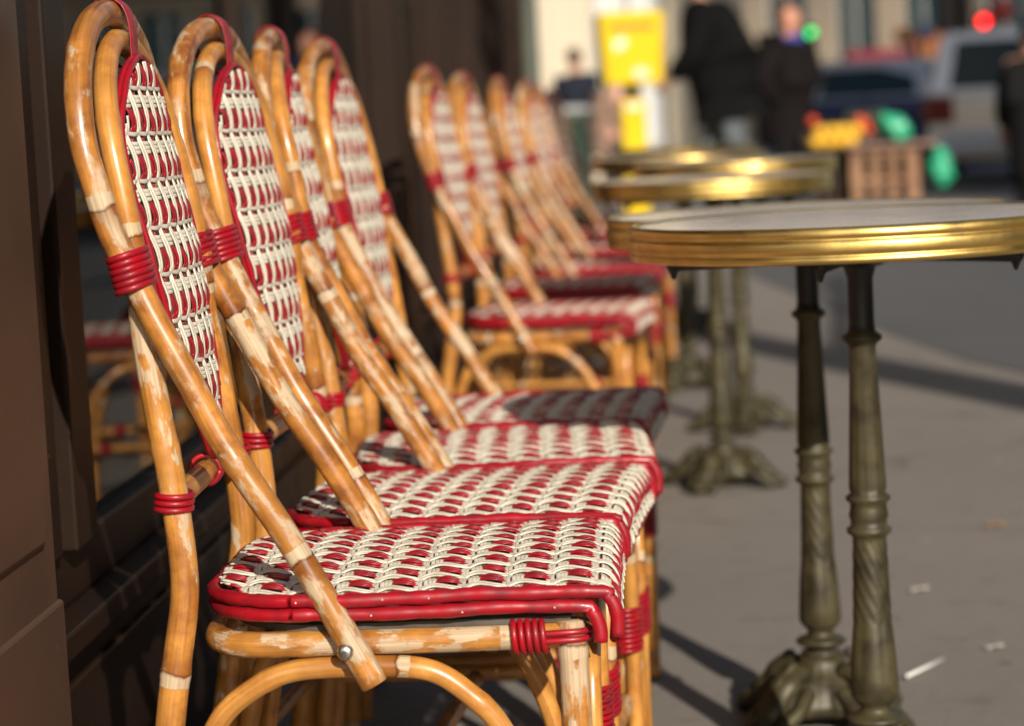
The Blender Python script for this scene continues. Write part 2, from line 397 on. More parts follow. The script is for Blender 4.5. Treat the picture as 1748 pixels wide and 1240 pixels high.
# ------------------------------------------------------------------ bistro chair
CHAIRS = 'red and cream woven rattan chairs lined up along the cafe front'
def build_chair(label):
    root = empty('rattan_chair', (0, 0, 0), 0, label, 'chair', CHAIRS)
    # side profile of hoop + arm strut (x,z) ; y half width
    side = [(-.2420, .918, .168), (-.2380, .880, .177), (-.230, .845, .180), (-.2195, .800, .178), (-.2045, .763, .176), (-.186, .722, .177), (-.158, .667, .179), (-.129, .609, .181), (-.084, .533, .184), (-.0415, .455, .1875), (-.0205, .414, .1890), (-.0005, .375, .1905)]
    arc = [(-.2445, .947, .152), (-.2455, .976, .122), (-.2460, .998, .070), (-.2460, 1.006, 0.0)]
    half = [(x, y, z) for (x, z, y) in [*side[::-1], *arc]]
    path = [(x, -y, z) for x, y, z in half]+[(x, y, z) for x, y, z in half[:-1][::-1]]
    P = wob(smooth_path(path), .0007, 17, 3)
    MB().tube(P, canes(P, .0128, 1), 18).obj('back_hoop', M['cane_dark'], root)
    # inner hoop above the bindings
    ih = [(-.1995, .150, .735), (-.2035, .153, .780), (-.212, .152, .835), (-.221, .144, .885), (-.2285, .120, .930), (-.2345, .075, .963), (-.237, .030, .978), (-.2375, 0, .980)]
    path = [(x, -y, z) for x, y, z in ih]+[(x, y, z) for x, y, z in ih[:-1][::-1]]
    P = wob(smooth_path(path), .0006, 15, 5)
    MB().tube(P, canes(P, .0112, 2), 16).obj('inner_hoop', M['cane_smooth'], root)
    for s in (-1, 1):
        lp = [(-.199, .151, .765), (-.1995, .154, .712), (-.191, .158, .636), (-.181, .161, .557), (-.175, .163, .493), (-.1755, .165, .455), (-.184, .167, .405), (-.197, .170, .33), (-.225, .176, .16), (-.25, .182, .004)]
        P = wob(smooth_path([(x, s*y, z) for x, y, z in lp]), .0006, 19, 8+s)
        MB().tube(P, canes(P, .0143, 3+s)*np.linspace(.86, 1.08, len(P)).clip(.86, 1.0), 18).obj('leg', M['cane'], root)
        P = wob(smooth_path([(.182, s*.166, .424), (.183, s*.167, .3), (.186, s*.170, .15), (.190, s*.174, .004)]), .0004, 12, 11+s)
        MB().tube(P, canes(P, .0141, 5+s), 18).obj('leg', M['cane'], root)
        # side arch
        ap = [(-.205, .030), (-.195, .16), (-.178, .27), (-.153, .335), (-.122, .366), (-.077, .386), (0, .3875), (.050, .381), (.085, .357), (.112, .325), (.140, .26), (.160, .16), (.168, .03)]
        P = wob(smooth_path([(x, s*.166, z+.0) for x, z in ap]), .0005, 15, 15+s)
        MB().tube(P, canes(P, .0105, 6+s), 14).obj('side_arch', M['cane_smooth'], root)
        # bolt where strut meets the rail
        bm_ = MB(); bm_.lathe([(.0, .0050), (.0036, .0047), (.0062, .0032), (.0080, .0008), (.0076, -.004)][::-1], 18, (0, 0, 0), axis='y')
        b = bm_.obj('bolt', M['steel'], root); b.location = (-.0235, s*(.189+.0128), .409); b.scale = (1, s, 1)
        # bindings
        coil((-.2045, s*.1655, .7635), (.22, 0, -1), 6.0, .0060, .0285, .0172, (0, 1, 0), .0032, jitter=.02).obj('binding', M['red'], root)
        coil((-.180, s*.1612, .548), (.12, 0, 1), 3, .0062, .0162, .0162, (0, 1, 0), .0030).obj('binding', M['red'], root)
        b = coil((.143, s*.166, .4105), (1, 0, 0), 5, .0066, .0148, .0148, (0, 1, 0), .0031)
        for dz in (.0035, -.0035):
            b.tube(smooth_path([(.157, s*(.166+.0135), .4105+dz), (.175, s*(.166+.0155), .4115+dz), (.190, s*(.166+.0125), .4115+dz), (.1985, s*(.166+.002), .4115+dz), (.1955, s*(.166-.010), .4115+dz)], .003), .0032, 8)
        b.obj('binding', M['red'], root)
        coil((.191, s*.1560, .258), (0, .1*s, 1), 9, .0062, .026, .0165, (0, 1, 0), .0028, jitter=.03).obj('binding', M['red'], root)
        coil((.1, s*.166, .205), (1, 0, 0), 4, .006, .0135, .0135, (0, 1, 0), .003).obj('binding', M['red'], root)
        P = smooth_path([(-.215, s*.172, .205), (0, s*.166, .205), (.185, s*.168, .205)], .02)
        MB().tube(P, .0100, 12).obj('stretcher', M['cane_smooth'], root)
    # front arch + front lower stretcher + cross rail at the back
    P = smooth_path([(.196, -.150, .05), (.197, -.150, .25), (.197, -.143, .345), (.197, -.11, .383), (.197, 0, .393), (.197, .11, .383), (.197, .143, .345), (.197, .150, .25), (.196, .150, .05)])
    MB().tube(P, canes(P, .0095, 2), 14).obj('front_arch', M['cane_smooth'], root)
    for x, z in ((.186, .17), (-.21, .205), (0.0, .2)):
        P = smooth_path([(x, -.168, z), (x, 0, z), (x, .168, z)], .02); MB().tube(P, .0098, 12).obj('stretcher', M['cane'], root)
    P = wob(smooth_path([(-.181, -.160, .548), (-.180, 0, .552), (-.181, .160, .548)]), .0004, 20, 2)
    MB().tube(P, .0118, 14).obj('cross_rail', M['cane_smooth'], root)
    coil((-.1805, .125, .550), (0, 1, 0), 5, .0058, .0142, .0142, (0, 0, 1), .0029).obj('binding', M['red'], root)
    coil((-.1790, .0, .555), (0, 1, 0), 3, .0058, .0150, .0145, (1, 0, 0), .0028).obj('binding', M['red'], root)
    # seat frame: U of thick cane round the sides and back, bar at the front
    fr = [(.176, -.166, .4105), (.05, -.1665, .4105), (-.08, -.166, .4105), (-.125, -.158, .4105), (-.150, -.132, .4105), (-.158, -.09, .4105), (-.160, 0, .4105)]
    P = [*fr, *[(x, -y, z) for x, y, z in fr[:-1][::-1]]]
    P = wob(smooth_path(P), .0005, 14, 4); sf = MB().tube(P, canes(P, .0123, 4), 16).obj('seat_frame', M['cane'], root)
    fb = MB(); P = smooth_path([(.172, -.16, .409), (.172, .16, .409)]); fb.tube(P, .011, 14); fb.obj('seat_rail', M['cane'], root)
    # thin board under the weave
    def outline(off, xf):
        pts = []; hw = .186-off; xb = -.158+off; rc = .10
        pts.append((xf, -hw)); pts.append((.05, -hw-.001))
        for k in range(0, 13):
            t = PI/2*k/12; pts.append((xb+rc-rc*math.sin(t), -hw+rc-rc*math.cos(t)))
        pts += [(x, -y) for x, y in pts[::-1]]
        return pts
    o = outline(.016, .182); n = len(o)
    pb = MB(); V = [(x, y, .4225) for x, y in o]+[(x, y, .4285) for x, y in o]
    pb.add(V, [tuple(range(n))[::-1], tuple(range(n, 2*n))]+[(i, (i+1) % n, (i+1) % n+n, i+n) for i in range(n)])
    pb.obj('seat_board', M['ply'], root, smooth=False)
    # seat surface: u runs back to front (arc length), rolls over the front edge
    XF = .198; RR = .026
    def seat_surf(u, v):
        k = (v/.186)**2; zc = .4570+.0075*(1-k)-.002*math.cos(u*9)
        if u < XF: return np.array([u, v, zc]), np.array([0, 0, 1.0])
        a = (u-XF)/RR
        if a < 1.5: return np.array([XF+RR*math.sin(a), v, zc-RR*(1-math.cos(a))]), np.array([math.sin(a), 0, math.cos(a)])
        e = (a-1.5)*RR; s1, c1 = math.sin(1.5), math.cos(1.5)
        return np.array([XF+RR*s1+e*c1, v, zc-RR*(1-c1)-e*s1]), np.array([s1, 0, c1])
    UE = XF+RR*1.5+.026
    def seat_in(u, v):
        hw = .1835; xb = -.154; rc = .10
        if abs(v) > hw or u < xb or u > UE: return False
        if u < xb+rc and abs(v) > hw-rc: return (u-xb-rc)**2+(abs(v)-hw+rc)**2 < rc*rc
        return True
    sm = MB(); weave(sm, -.16, UE, -.19, .19, seat_in, seat_surf, p=.0205, seed=5, dip=.55, flat=True, slant=.0042, A=.0029, W=.0060)
    seat = sm.obj('seat', [M['cream'], M['red']], root)
    # red edge tubes, two stacked
    def pipe(off, dz, xf, rr, drop):
        o = outline(off, xf)[0:]; pts = []
        side = o[0]
        near = [(xf+rr, side[1], .4545+dz-rr-drop), (xf+rr, side[1], .4545+dz-rr), (xf+rr*.72, side[1], .4545+dz-rr*.28), (xf, side[1], .4545+dz)]
        mid = [(x, y, .4545+dz) for x, y in o[1:-1]]
        far = [(x, -y, z) for x, y, z in near[::-1]]
        P = wob(smooth_path(near+mid+far, .004), .0007, 34, int(off*1e4)+3)
        d = np.arange(len(P)); return MB().tube(P, 0.0064*(1+.05*np.sin(d*.55+off*900)+.03*np.sin(d*1.37)), 12)
    a = pipe(-.0015, 0, .202, .022, .022)
    for (dz_, off_) in ((0, 0), (-.0135, .4)):
        for k in random.sample(range(7), 4):
            for sy in (-1, 1):
                a.lathe([(.0001, -.0010), (.0008, -.0006), (.0008, .0006), (.0001, .0010)], 6, (-.06+(k+off_)*.042+random.uniform(-.014, .014), sy*(.1940), .4545+dz_+random.uniform(-.001, .001)), mi=1)
    up = a.obj('edge_tube', [M['red'], M['cream']], seat)
    b = pipe(-.0005, -.0135, .188, .020, .014); b.obj('edge_tube', M['red'], seat)
    P = smooth_path([(.2215, -.176, .4075), (.2215, .176, .4075)], .01); MB().tube(P, .0048, 10).obj('edge_tube', M['red'], seat)
    # back panel
    zt, zb = .963, .567
    ztab = [.567, .575, .59, .615, .64, .675, .715, .765, .81, .85, .885, .915, .94, .955, .963]
    wtab = [0, .018, .031, .050, .066, .085, .100, .1125, .120, .122, .115, .099, .070, .040, 0]
    def hw(z): return float(np.interp(z, ztab, wtab))
    def px(z): return float(np.interp(z, [.55, .64, .715, .765, .83, .9, .97], [-.172, -.182, -.190, -.196, -.208, -.2195, -.2285]))
    def back_surf(u, v):
        z = u; e = .001; sl = (px(z+e)-px(z-e))/(2*e); nn = np.array([1, 0, -sl]); nn /= np.linalg.norm(nn)
        return np.array([px(z)+.010*(1-(v/.13)**2), v, z]), nn
    pm = MB(); weave(pm, zb, zt, -.125, .125, lambda u, v: zb+.004 < u < zt-.004 and abs(v) < hw(u)-.003, back_surf, p=.0222, seed=9, rev=-1, pv=.0172, n_long=2, W=.0070, slant=.0048)
    panel = pm.obj('back_panel', [M['cream'], M['red']], root)
    zs = np.concatenate([[.566], np.linspace(.575, .955, 26), [.963]])
    R_ = [(px(z)+.010*(1-(hw(z)/.13)**2)-.001, -hw(z), z) for z in zs]; Lf = [(x, -y, z) for x, y, z in R_[::-1][1:-1]]
    P = np.array(R_+Lf); P = smooth_path(np.vstack([P, P[:1]]), .005)[:-1]
    pp = MB().tube(wob(P, .0005, 40, 6), .0034, 10, closed=True)
    P2 = P.copy(); P2[:, 0] -= .0048; pp.tube(P2, .0032, 10, closed=True)
    pp.obj('edge_tube', M['red'], panel)
    # flat red strap over the hoops at the top
    sp = smooth_path([(-.2235, 0, .955), (-.2235, 0, .975), (-.2240, .0, .994), (-.2300, 0, 1.0130), (-.246, 0, 1.0218), (-.2610, 0, 1.012), (-.2640, 0, .990), (-.257, 0, .968), (-.240, 0, .955)], .003)
    st = MB().tube(sp, .0062, 12, sx=1.0, sz=.24, up=None)
    # orient width along Y
    st = MB(); n = len(sp); T_ = np.gradient(sp, axis=0); T_ /= np.linalg.norm(T_, axis=1)[:, None]; U = np.cross(T_, [0, 1, 0])
    th = np.arange(12)*2*PI/12; V = (sp[:, None, :]+.017*np.cos(th)[None, :, None]*np.array([0, 1., 0])+.0017*np.sin(th)[None, :, None]*U[:, None, :]).reshape(-1, 3)
    st.add(V, [(i*12+k, i*12+(k+1) % 12, (i+1)*12+(k+1) % 12, (i+1)*12+k) for i in range(n-1) for k in range(12)])
    st.obj('strap', M['red'], root)
    return root

chair_spots = [  # X, Y, yaw deg, label
    (-.270, 2.355, 0, 'nearest rattan chair in sharp focus, its armrest cane bolted to the seat frame'),
    (-.251, 2.775, -4.5, 'second rattan chair from the front, right behind the nearest chair'),
    (-.238, 3.175, 3.0, 'third rattan chair from the front, its narrow looking back overlapped by the next one'),
    (-.228, 3.590, -4.0, 'fourth rattan chair from the front, last of the near cluster, seat front in table shade'),
    (-.243, 5.46, -7.0, 'first rattan chair after the gap, red seat edge and side arch fully visible'),
    (-.232, 6.36, -7.0, 'sixth rattan chair, directly behind the one that stands after the gap'),
    (-.180, 7.15, -4.0, 'seventh rattan chair, its back merging with the one in front of it'),
    (-.150, 8.10, -6.0, 'eighth rattan chair, blurred, beside the third table row'),
    (-.155, 9.20, -4.0, 'ninth rattan chair, heavily blurred, second from the far end'),
    (-.150, 10.35, -8.0, 'farthest rattan chair at the end of the row by the green litter bin')]
proto = build_chair(chair_spots[0][3])
for i, (x, y, a, lab) in enumerate(chair_spots):
    o = proto if i == 0 else copy_tree(proto)
    o.location = (x, y, 0); o.rotation_euler = (0, 0, math.radians(a)); o['label'] = lab

# ------------------------------------------------------------------ bistro tables
def build_table(label):
    root = empty('bistro_table', (0, 0, 0), 0, label, 'table', 'round brass rimmed cafe tables')
    r = .280
    MB().lathe([(.0, .722), (r-.012, .722), (r-.012, .7495), (r-.020, .7505), (0, .7508)], 96).obj('table_top', M['top'], root, flat_angle=40)
    rim = [(r-.013, .7115), (r-.004, .7105), (r-.001, .712), (r, .7155), (r-.001, .719), (r-.0035, .7205), (r-.001, .722), (r+.0005, .7265), (r+.0005, .733), (r-.001, .7375), (r-.0035, .739), (r-.001, .7405), (r, .744), (r-.0008, .7495), (r-.004, .7522), (r-.010, .7522), (r-.013, .7506)]
    wv = lambda t, z: 1+.0012*math.sin(t*23+z*80)+.0008*math.sin(t*41)
    MB().lathe(rim+[rim[0]], 128, rf=wv).obj('rim', M['brass'], root)
    u = MB()
    for k in range(3):
        a = PI/3*k+.4; c, s = math.cos(a), math.sin(a)
        u.tube([(-c*.24, -s*.24, .708), (c*.24, s*.24, .708)], .011, 8)
    for k in range(6):
        a = PI/3*k+.4; c, s = math.cos(a), math.sin(a)
        u.lathe([(.002, .688), (.005, .696), (.008, .702), (.010, .712)], 12, (c*.235, s*.235, 0))
    u.lathe([(.026, .69), (.060, .706), (.075, .7215)], 24)
    u.obj('under_frame', M['black_iron'], root)
    prof = [(.0320, .070), (.0300, .092), (.027, .104), (.029, .108), (.019, .111), (.0175, .116), (.033, .119), (.0365, .123), (.033, .127), (.020, .131), (.018, .139), (.0235, .144), (.0300, .153), (.0295, .175), (.0270, .215), (.0245, .24)]
    prof2 = [(.0236, .245), (.0205, .352), (.0225, .355), (.0275, .359), (.0275, .364), (.0225, .367), (.0225, .374), (.0245, .380), (.0225, .389), (.0225, .396), (.0275, .400), (.0275, .404), (.0215, .408), (.0225, .415), (.0160, .59), (.0175, .594), (.0240, .599), (.0240, .604), (.0170, .609), (.0155, .62), (.0155, .675), (.020, .69), (.026, .705)]
    def fl(t, z):
        if .245 < z < .352: return 1+.028*math.sin(11*t+z*260)
        if .16 < z <= .245: return 1+.06*abs(math.sin(3*t))-.03
        if .41 < z < .59: return 1+.03*math.sin(12*t)
        return 1
    full = prof+[(.0236+(.0205-.0236)*k/24, .245+(.352-.245)*k/24) for k in range(25)]+prof2[2:]
    q = MB().lathe(full, 72, rf=fl); v_ = np.concatenate(q.v)
    q.mi = [1 if min(v_[i][2] for i in f) > .6085 else 0 for f in q.f]
    q.obj('pedestal', [M['iron'], M['black_iron']], root)
    def lobe(t, z): return 1+(.16*math.cos(4*(t-PI/4-.15))*min(1, max(0, (.10-z)/.05)))+.025*math.sin(20*t)*(z < .09)
    b = MB(); b.lathe([(.070, .022), (.082, .030), (.080, .042), (.068, .056), (.060, .068), (.046, .078), (.038, .086), (.034, .094), (.031, .102)], 64, rf=lobe)
    b.obj('hub', M['iron'], root)
    for k in range(4):
        a = PI/2*k+PI/4+.15; c, s = math.cos(a), math.sin(a)
        ft = MB()
        pr = [(.035, .084, .016), (.060, .082, .022), (.085, .066, .025), (.105, .044, .026), (.125, .026, .024), (.145, .018, .021), (.158, .015, .015)]
        P = smooth_path([(x*c, x*s, z) for x, z, w in pr], .005)
        w = np.interp(np.linspace(0, 1, len(P)), np.linspace(0, 1, len(pr)), [q[2] for q in pr])
        ft.tube(P, w*(1+.10*np.sin(np.arange(len(P))*.9)), 14, sx=.85, sz=.62)
        P2 = P[4:-4].copy(); P2[:, 2] += w[4:-4]*.62; ft.tube(P2, .0055*(1+.25*np.sin(np.arange(len(P2))*1.1)), 8)
        for sd in (-1, 1):
            a2 = a+sd*.42; P = smooth_path([(.066*math.cos(a2), .066*math.sin(a2), .060), (.098*math.cos(a+sd*.34), .098*math.sin(a+sd*.34), .036), (.138*math.cos(a+sd*.16), .138*math.sin(a+sd*.16), .010)], .005); ft.tube(P, .011, 8)
        ft.obj('foot', M['iron'], root)
    return root
tabs = [(.254, 2.97, -.15, 'nearest round brass rimmed table, its right side cut by the photo edge'),
        (.219, 3.43, -.15, 'round brass rimmed table tucked directly behind the nearest table'),
        (.150, 5.70, .2, 'middle round brass rimmed table with a bright glint on its rim, beyond the front pair'),
        (.241, 6.70, .6, 'round table behind the middle one, offset to the right with a white shining top'),
        (.104, 7.80, .1, 'fifth round table, beside the seventh and eighth chairs'),
        (.160, 9.80, .5, 'farthest round brass rimmed table in front of the yellow mailbox')]
tp = build_table(tabs[0][3])
for i, (x, y, a, lab) in enumerate(tabs):
    o = tp if i == 0 else copy_tree(tp)
    o.scale = (1, 1, (.994, .984, .974, .996, 1, 1)[i]); o.location = (x, y, 0); o.rotation_euler = (0, 0, a); o['label'] = lab

# ------------------------------------------------------------------ cafe front
XG = -.70
cf = empty('cafe_front', (XG, 2.4, 0), 0, 'dark brown panelled cafe front with large windows behind the chairs', 'shop front')
def cpart(mb, name, m, smooth=False, bevel=.004, parent=cf):
    o = mb.obj(name, m, parent, smooth=smooth, bevel=bevel); o.matrix_parent_inverse = Matrix.Translation((-XG, -2.4, 0)); return o
def pil(y0, y1, xo=-.60, pm=None):
    pm = pm or M['facade_shaded']
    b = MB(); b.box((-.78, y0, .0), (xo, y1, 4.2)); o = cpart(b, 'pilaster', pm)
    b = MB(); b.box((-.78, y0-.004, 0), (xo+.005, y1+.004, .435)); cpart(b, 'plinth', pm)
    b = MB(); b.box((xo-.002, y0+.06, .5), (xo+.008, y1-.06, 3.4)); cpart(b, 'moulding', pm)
pil(1.30, 2.33, -.600, M['facade'])
ys = [(2.33, 6.00), (6.22, 7.5), (7.66, 8.9), (9.06, 10.5), (10.66, 12.1)]
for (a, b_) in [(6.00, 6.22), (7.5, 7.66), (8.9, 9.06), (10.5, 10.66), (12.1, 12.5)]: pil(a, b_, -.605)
for (a, b_) in ys:
    q = MB(); q.box((-.76, a, 0), (-.675, b_, .33)); cpart(q, 'stall_riser', M['facade_shaded'])
    q = MB(); q.box((-.74, a, .332), (-.635, b_, .362)); cpart(q, 'sill', M['facade_shaded'])
    q = MB(); q.box((-.72, a, .362), (-.675, b_, .43)); q.box((-.72, a, 3.0), (-.675, b_, 3.12))
    q.box((-.72, a, .43), (-.675, a+.055, 3.0)); q.box((-.72, b_-.055, .43), (-.675, b_, 3.0))
    if b_-a > 2:
        q.box((-.72, a+1.75, .43), (-.675, a+1.81, 3.0)); q.box((-.715, a+.056, .43), (-.660, a+.27, 3.0)); q.box((-.72, a+.30, .43), (-.650, a+.40, 3.0))
    else: q.box((-.72, (a+b_)/2-.025, .43), (-.675, (a+b_)/2+.025, 3.0))
    cpart(q, 'window_frame', M['facade_shaded'])
    q = MB(); q.box((XG-.003, a+.055, .43), (XG+.003, b_-.055, 3.0)); cpart(q, 'window_pane', M['glass'], bevel=0)
    # raised panel on the riser
    q = MB(); q.box((-.675, a+.12, .06), (-.667, b_-.12, .28)); cpart(q, 'riser_panel', M['facade_shaded'])
q = MB(); q.box((-.80, 1.30, 3.12), (-.55, 12.5, 3.75)); cpart(q, 'fascia', M['facade'])
q = MB(); q.box((-6.0, 1.30, 4.2), (-.62, 12.5, 14.0)); cpart(q, 'upper_wall', noisy('limestone', (.42, .36, .28), (.34, .29, .22), 3, .85))
# dim room behind the glass
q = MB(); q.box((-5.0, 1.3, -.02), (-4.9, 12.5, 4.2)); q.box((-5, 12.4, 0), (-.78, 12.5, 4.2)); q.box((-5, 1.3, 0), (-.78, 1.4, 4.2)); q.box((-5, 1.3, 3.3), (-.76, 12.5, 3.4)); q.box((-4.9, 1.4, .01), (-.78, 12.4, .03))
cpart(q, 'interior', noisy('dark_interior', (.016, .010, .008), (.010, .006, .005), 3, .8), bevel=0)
# banquette and menu card inside the window
bq = MB(); bq.box((-1.9, 2.8, .03), (-1.35, 5.6, .47)); bq.box((-1.98, 2.8, .47), (-1.84, 5.6, 1.05)); 
tag(bq.obj('banquette', mat('red_velvet', (.16, .008, .012), .8), smooth=False, bevel=.03), 'dark red banquette inside the cafe behind the nearest window', 'bench')
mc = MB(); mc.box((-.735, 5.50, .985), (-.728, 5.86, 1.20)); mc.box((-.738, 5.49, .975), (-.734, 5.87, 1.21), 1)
tag(mc.obj('menu_card', [mat('card', (.74, .70, .56), .7), M['facade_shaded']], smooth=False), 'cream menu card standing behind the glass beside the wide brown pilaster', 'menu')

# ------------------------------------------------------------------ small litter on the pavement
q = MB(); q.tube([(.362, 3.665, .0075), (.432, 3.775, .0075)], .0028, 8)
tag(q.obj('straw', mat('white_paper', (.75, .73, .68), .7)), 'short white straw lying on the asphalt right of the tables', 'litter')

for (x_, y_, r_, c_, lab_, cat_) in ((.684, 4.99, .022, (.42, .20, .09), 'small orange brown leaf on the asphalt near the right edge', 'leaf'), (.456, 4.346, .018, (.55, .50, .44), 'pale paper scrap on the asphalt right of the nearest pedestal', 'litter'), (.521, 3.856, .016, (.48, .45, .40), 'pale paper scrap on the asphalt near the right edge, above the straw', 'litter')):
    q = MB(); n_ = 9; V = [(r_*(1+.35*math.sin(k*2.3))*math.cos(2*PI*k/n_), r_*(.6+.2*math.sin(k*1.7))*math.sin(2*PI*k/n_), .004+.003*math.sin(k*1.9)) for k in range(n_)]
    V2 = [(x, y, z-.0012) for x, y, z in V]; q.add(V+V2, [tuple(range(n_)), tuple(range(2*n_-1, n_-1, -1))]+[(i, i+n_, (i+1) % n_+n_, (i+1) % n_) for i in range(n_)])
    o = q.obj('leaf' if cat_ == 'leaf' else 'paper_scrap', mat('scrap', c_, .8), smooth=False); o.location = (x_, y_, .003); tag(o, lab_, cat_)

# ------------------------------------------------------------------ street tree behind the photographer (casts the band of shade)
tr = empty('street_tree', (3.15, 1.2, 0), 0, 'bare street tree at the kerb outside the right of the photo', 'tree')
tm = noisy('bark', (.13, .10, .075), (.07, .055, .04), 12, .9, bmp=.6, bdist=.02)
P = smooth_path([(0, 0, 0), (.03, 0, 1.5), (-.02, .02, 3.2), (.02, 0, 5.0)], .1); MB().tube(P, np.linspace(.20, .13, len(P)), 14).obj('trunk', tm, tr)
cr = MB()
for k in range(14):
    a = k*2.4; z0 = 3.4+.12*k; rr = random.uniform(1.2, 2.2)
    P = smooth_path([(0, 0, z0), (rr*.4*math.cos(a), rr*.4*math.sin(a), z0+.9), (rr*math.cos(a), rr*math.sin(a), z0+2.2)], .2); cr.tube(P, np.linspace(.06, .015, len(P)), 8)
    for j in range(4):
        b = a+random.uniform(-.8, .8); i0 = P[len(P)//2+j % 3]; cr.tube([i0, i0+np.array((math.cos(b)*.7, math.sin(b)*.7, .8))], .012, 6)
cr.obj('crown', tm, tr)

# ------------------------------------------------------------------ people
def skin_mesh(name, verts, edges, radii, m, parent=None, sub=2, root=0):
    me = bpy.data.meshes.new(name); me.from_pydata(verts, edges, []); o = bpy.data.objects.new(name, me); COL.objects.link(o)
    md = o.modifiers.new('s', 'SKIN'); md.use_smooth_shade = True
    sv = me.skin_vertices[0].data
    for i, r in enumerate(radii): sv[i].radius = r if isinstance(r, tuple) else (r, r); sv[i].use_root = (i == root)
    ss = o.modifiers.new('u', 'SUBSURF'); ss.levels = sub; ss.render_levels = sub
    dg = bpy.context.evaluated_depsgraph_get(); ev = o.evaluated_get(dg); m2 = bpy.data.meshes.new_from_object(ev)
    o.modifiers.clear(); o.data = m2; bpy.data.meshes.remove(me); m2.name = name
    m2.materials.clear(); m2.materials.append(m)
    for p in m2.polygons: p.use_smooth = True
    if parent is not None: o.parent = parent
    return o
def chain(vs, es, rs, start, pts):
    """append joints (x,y,z,r) after vertex index start"""
    prev = start
    for (x, y, z, r) in pts:
        vs.append((x, y, z)); rs.append(r); i = len(vs)-1
        if prev is not None: es.append((prev, i))
        prev = i
    return prev
def person(loc, rz, label, J, coat, trouser, hair, skin=(.50, .25, .16), coat_len=.0, ck=1.0, scarf=None, shoes=(.02, .02, .02)):
    """J: joints in body frame, facing +X: dict pelvis, chest, neck, head, and per side shoulder, elbow, wrist, hip, knee, ankle"""
    skm = mat('skin', skin, .5)
    vs, es, rs = [], [], []
    pel = chain(vs, es, rs, None, [(*J['pelvis'], .125)])
    ch = chain(vs, es, rs, pel, [(*((np.array(J['pelvis'])*.5+np.array(J['chest'])*.5)), .115), (*J['chest'], .135)])
    nk = chain(vs, es, rs, ch, [(*J['neck'], .055)])
    h = np.array(J['head']); d = np.array(J.get('face', (1, 0, 0)), float)
    hd = chain(vs, es, rs, nk, [(*(h+np.array((0, 0, -.07))+d*.015), (.058, .062)), (*h, (.078, .092)), (*(h+np.array((0, 0, .07))), (.066, .078)), (*(h+np.array((0, 0, .105))), .035)])
    chain(vs, es, rs, nk+2, [(*(h+d*.095+np.array((0, 0, -.012))), .014)])              # nose
    side = np.cross((0, 0, 1), d)
    for s in (-1, 1): chain(vs, es, rs, nk+2, [(*(h+side*s*.082), .016)])               # ears
    for s in ('l', 'r'):
        sh = chain(vs, es, rs, ch, [(*J['shoulder_'+s], .062), (*J['elbow_'+s], .044), (*J['wrist_'+s], .028)])
        w = np.array(J['wrist_'+s]); e = np.array(J['elbow_'+s]); f = (w-e)/np.linalg.norm(w-e)
        pm = chain(vs, es, rs, sh, [(*(w+f*.05), (.035, .022)), (*(w+f*.085), (.036, .018))])
        sg = np.array((1.0, 0, 0))-f*f[0]; sg /= np.linalg.norm(sg)
        for q, ln in ((-1.5, .055), (-.5, .07), (.5, .075), (1.5, .065)):
            b0 = w+f*.088+sg*q*.017; c0 = b0+f*ln*.5; c1 = c0+f*ln*.4+np.cross(f, sg)*.018
            chain(vs, es, rs, pm, [(*b0, .010), (*c0, .009), (*c1, .0075)])
        b0 = w+f*.04+sg*.034; chain(vs, es, rs, pm-1, [(*b0, .012), (*(b0+f*.03+sg*.015), .010), (*(b0+f*.055+sg*.012), .008)])
        chain(vs, es, rs, pel, [(*J['hip_'+s], .088), (*J['knee_'+s], .056), (*J['ankle_'+s], .036), (*(np.array(J['ankle_'+s])+np.array((.10, 0, -.055))), .030), (*(np.array(J['ankle_'+s])+np.array((.165, 0, -.062))), .022)])
    body = skin_mesh('person', [tuple(map(float, v)) for v in vs], es, rs, skm)
    body.location = loc; body.rotation_euler = (0, 0, rz); tag(body, label, 'person')
    # coat
    vs, es, rs = [], [], []
    P_, C_ = np.array(J['pelvis']), np.array(J['chest'])
    hem = P_+(P_-C_)/np.linalg.norm(P_-C_)*coat_len*.5+np.array((0, 0, -coat_len*.5))
    chain(vs, es, rs, None, [(*hem, (.140, .172)), (*P_, (.150, .185)), (*(P_*.5+C_*.5), (.155, .195)), (*C_, (.180, .235)), (*(C_*.45+np.array(J['neck'])*.55), (.125, .165)), (*J['neck'], .078)])
    for s in ('l', 'r'):
        w = np.array(J['wrist_'+s]); e = np.array(J['elbow_'+s]); u = np.array(J['shoulder_'+s])
        chain(vs, es, rs, 3, [(*u, .094), (*(u*.5+e*.5), .082), (*e, .074), (*(e*.5+w*.5), .064), (*(w-(w-e)*.06), .052)])
    rs = [(r_[0]*ck, r_[1]*ck) if isinstance(r_, tuple) else r_*ck for r_ in rs]
    skin_mesh('coat', [tuple(map(float, v)) for v in vs], es, rs, coat, body, root=1)
    vs, es, rs = [], [], []
    chain(vs, es, rs, None, [(*(P_+np.array((0, 0, .05))), .14), (*P_, (.15, .165))])
    for s in ('l', 'r'):
        h_, k_, a_ = (np.array(J[n+'_'+s]) for n in ('hip', 'knee', 'ankle'))
        chain(vs, es, rs, 1, [(*h_, .105), (*(h_*.5+k_*.5), .092), (*k_, .074), (*(k_*.5+a_*.5), .066), (*(a_+np.array((0, 0, -.01))), .060)])
    skin_mesh('trousers', [tuple(map(float, v)) for v in vs], es, rs, trouser, body, root=1)
    for s in ('l', 'r'):
        a_ = np.array(J['ankle_'+s]); z = a_[2]
        skin_mesh('shoe', [tuple(map(float, a_+np.array(q))) for q in ((-.05, 0, -.05), (.03, 0, -.045), (.11, 0, -.058), (.19, 0, -.062))], [(0, 1), (1, 2), (2, 3)], [.042, .052, .042, .034], mat('shoe', shoes, .4), body)
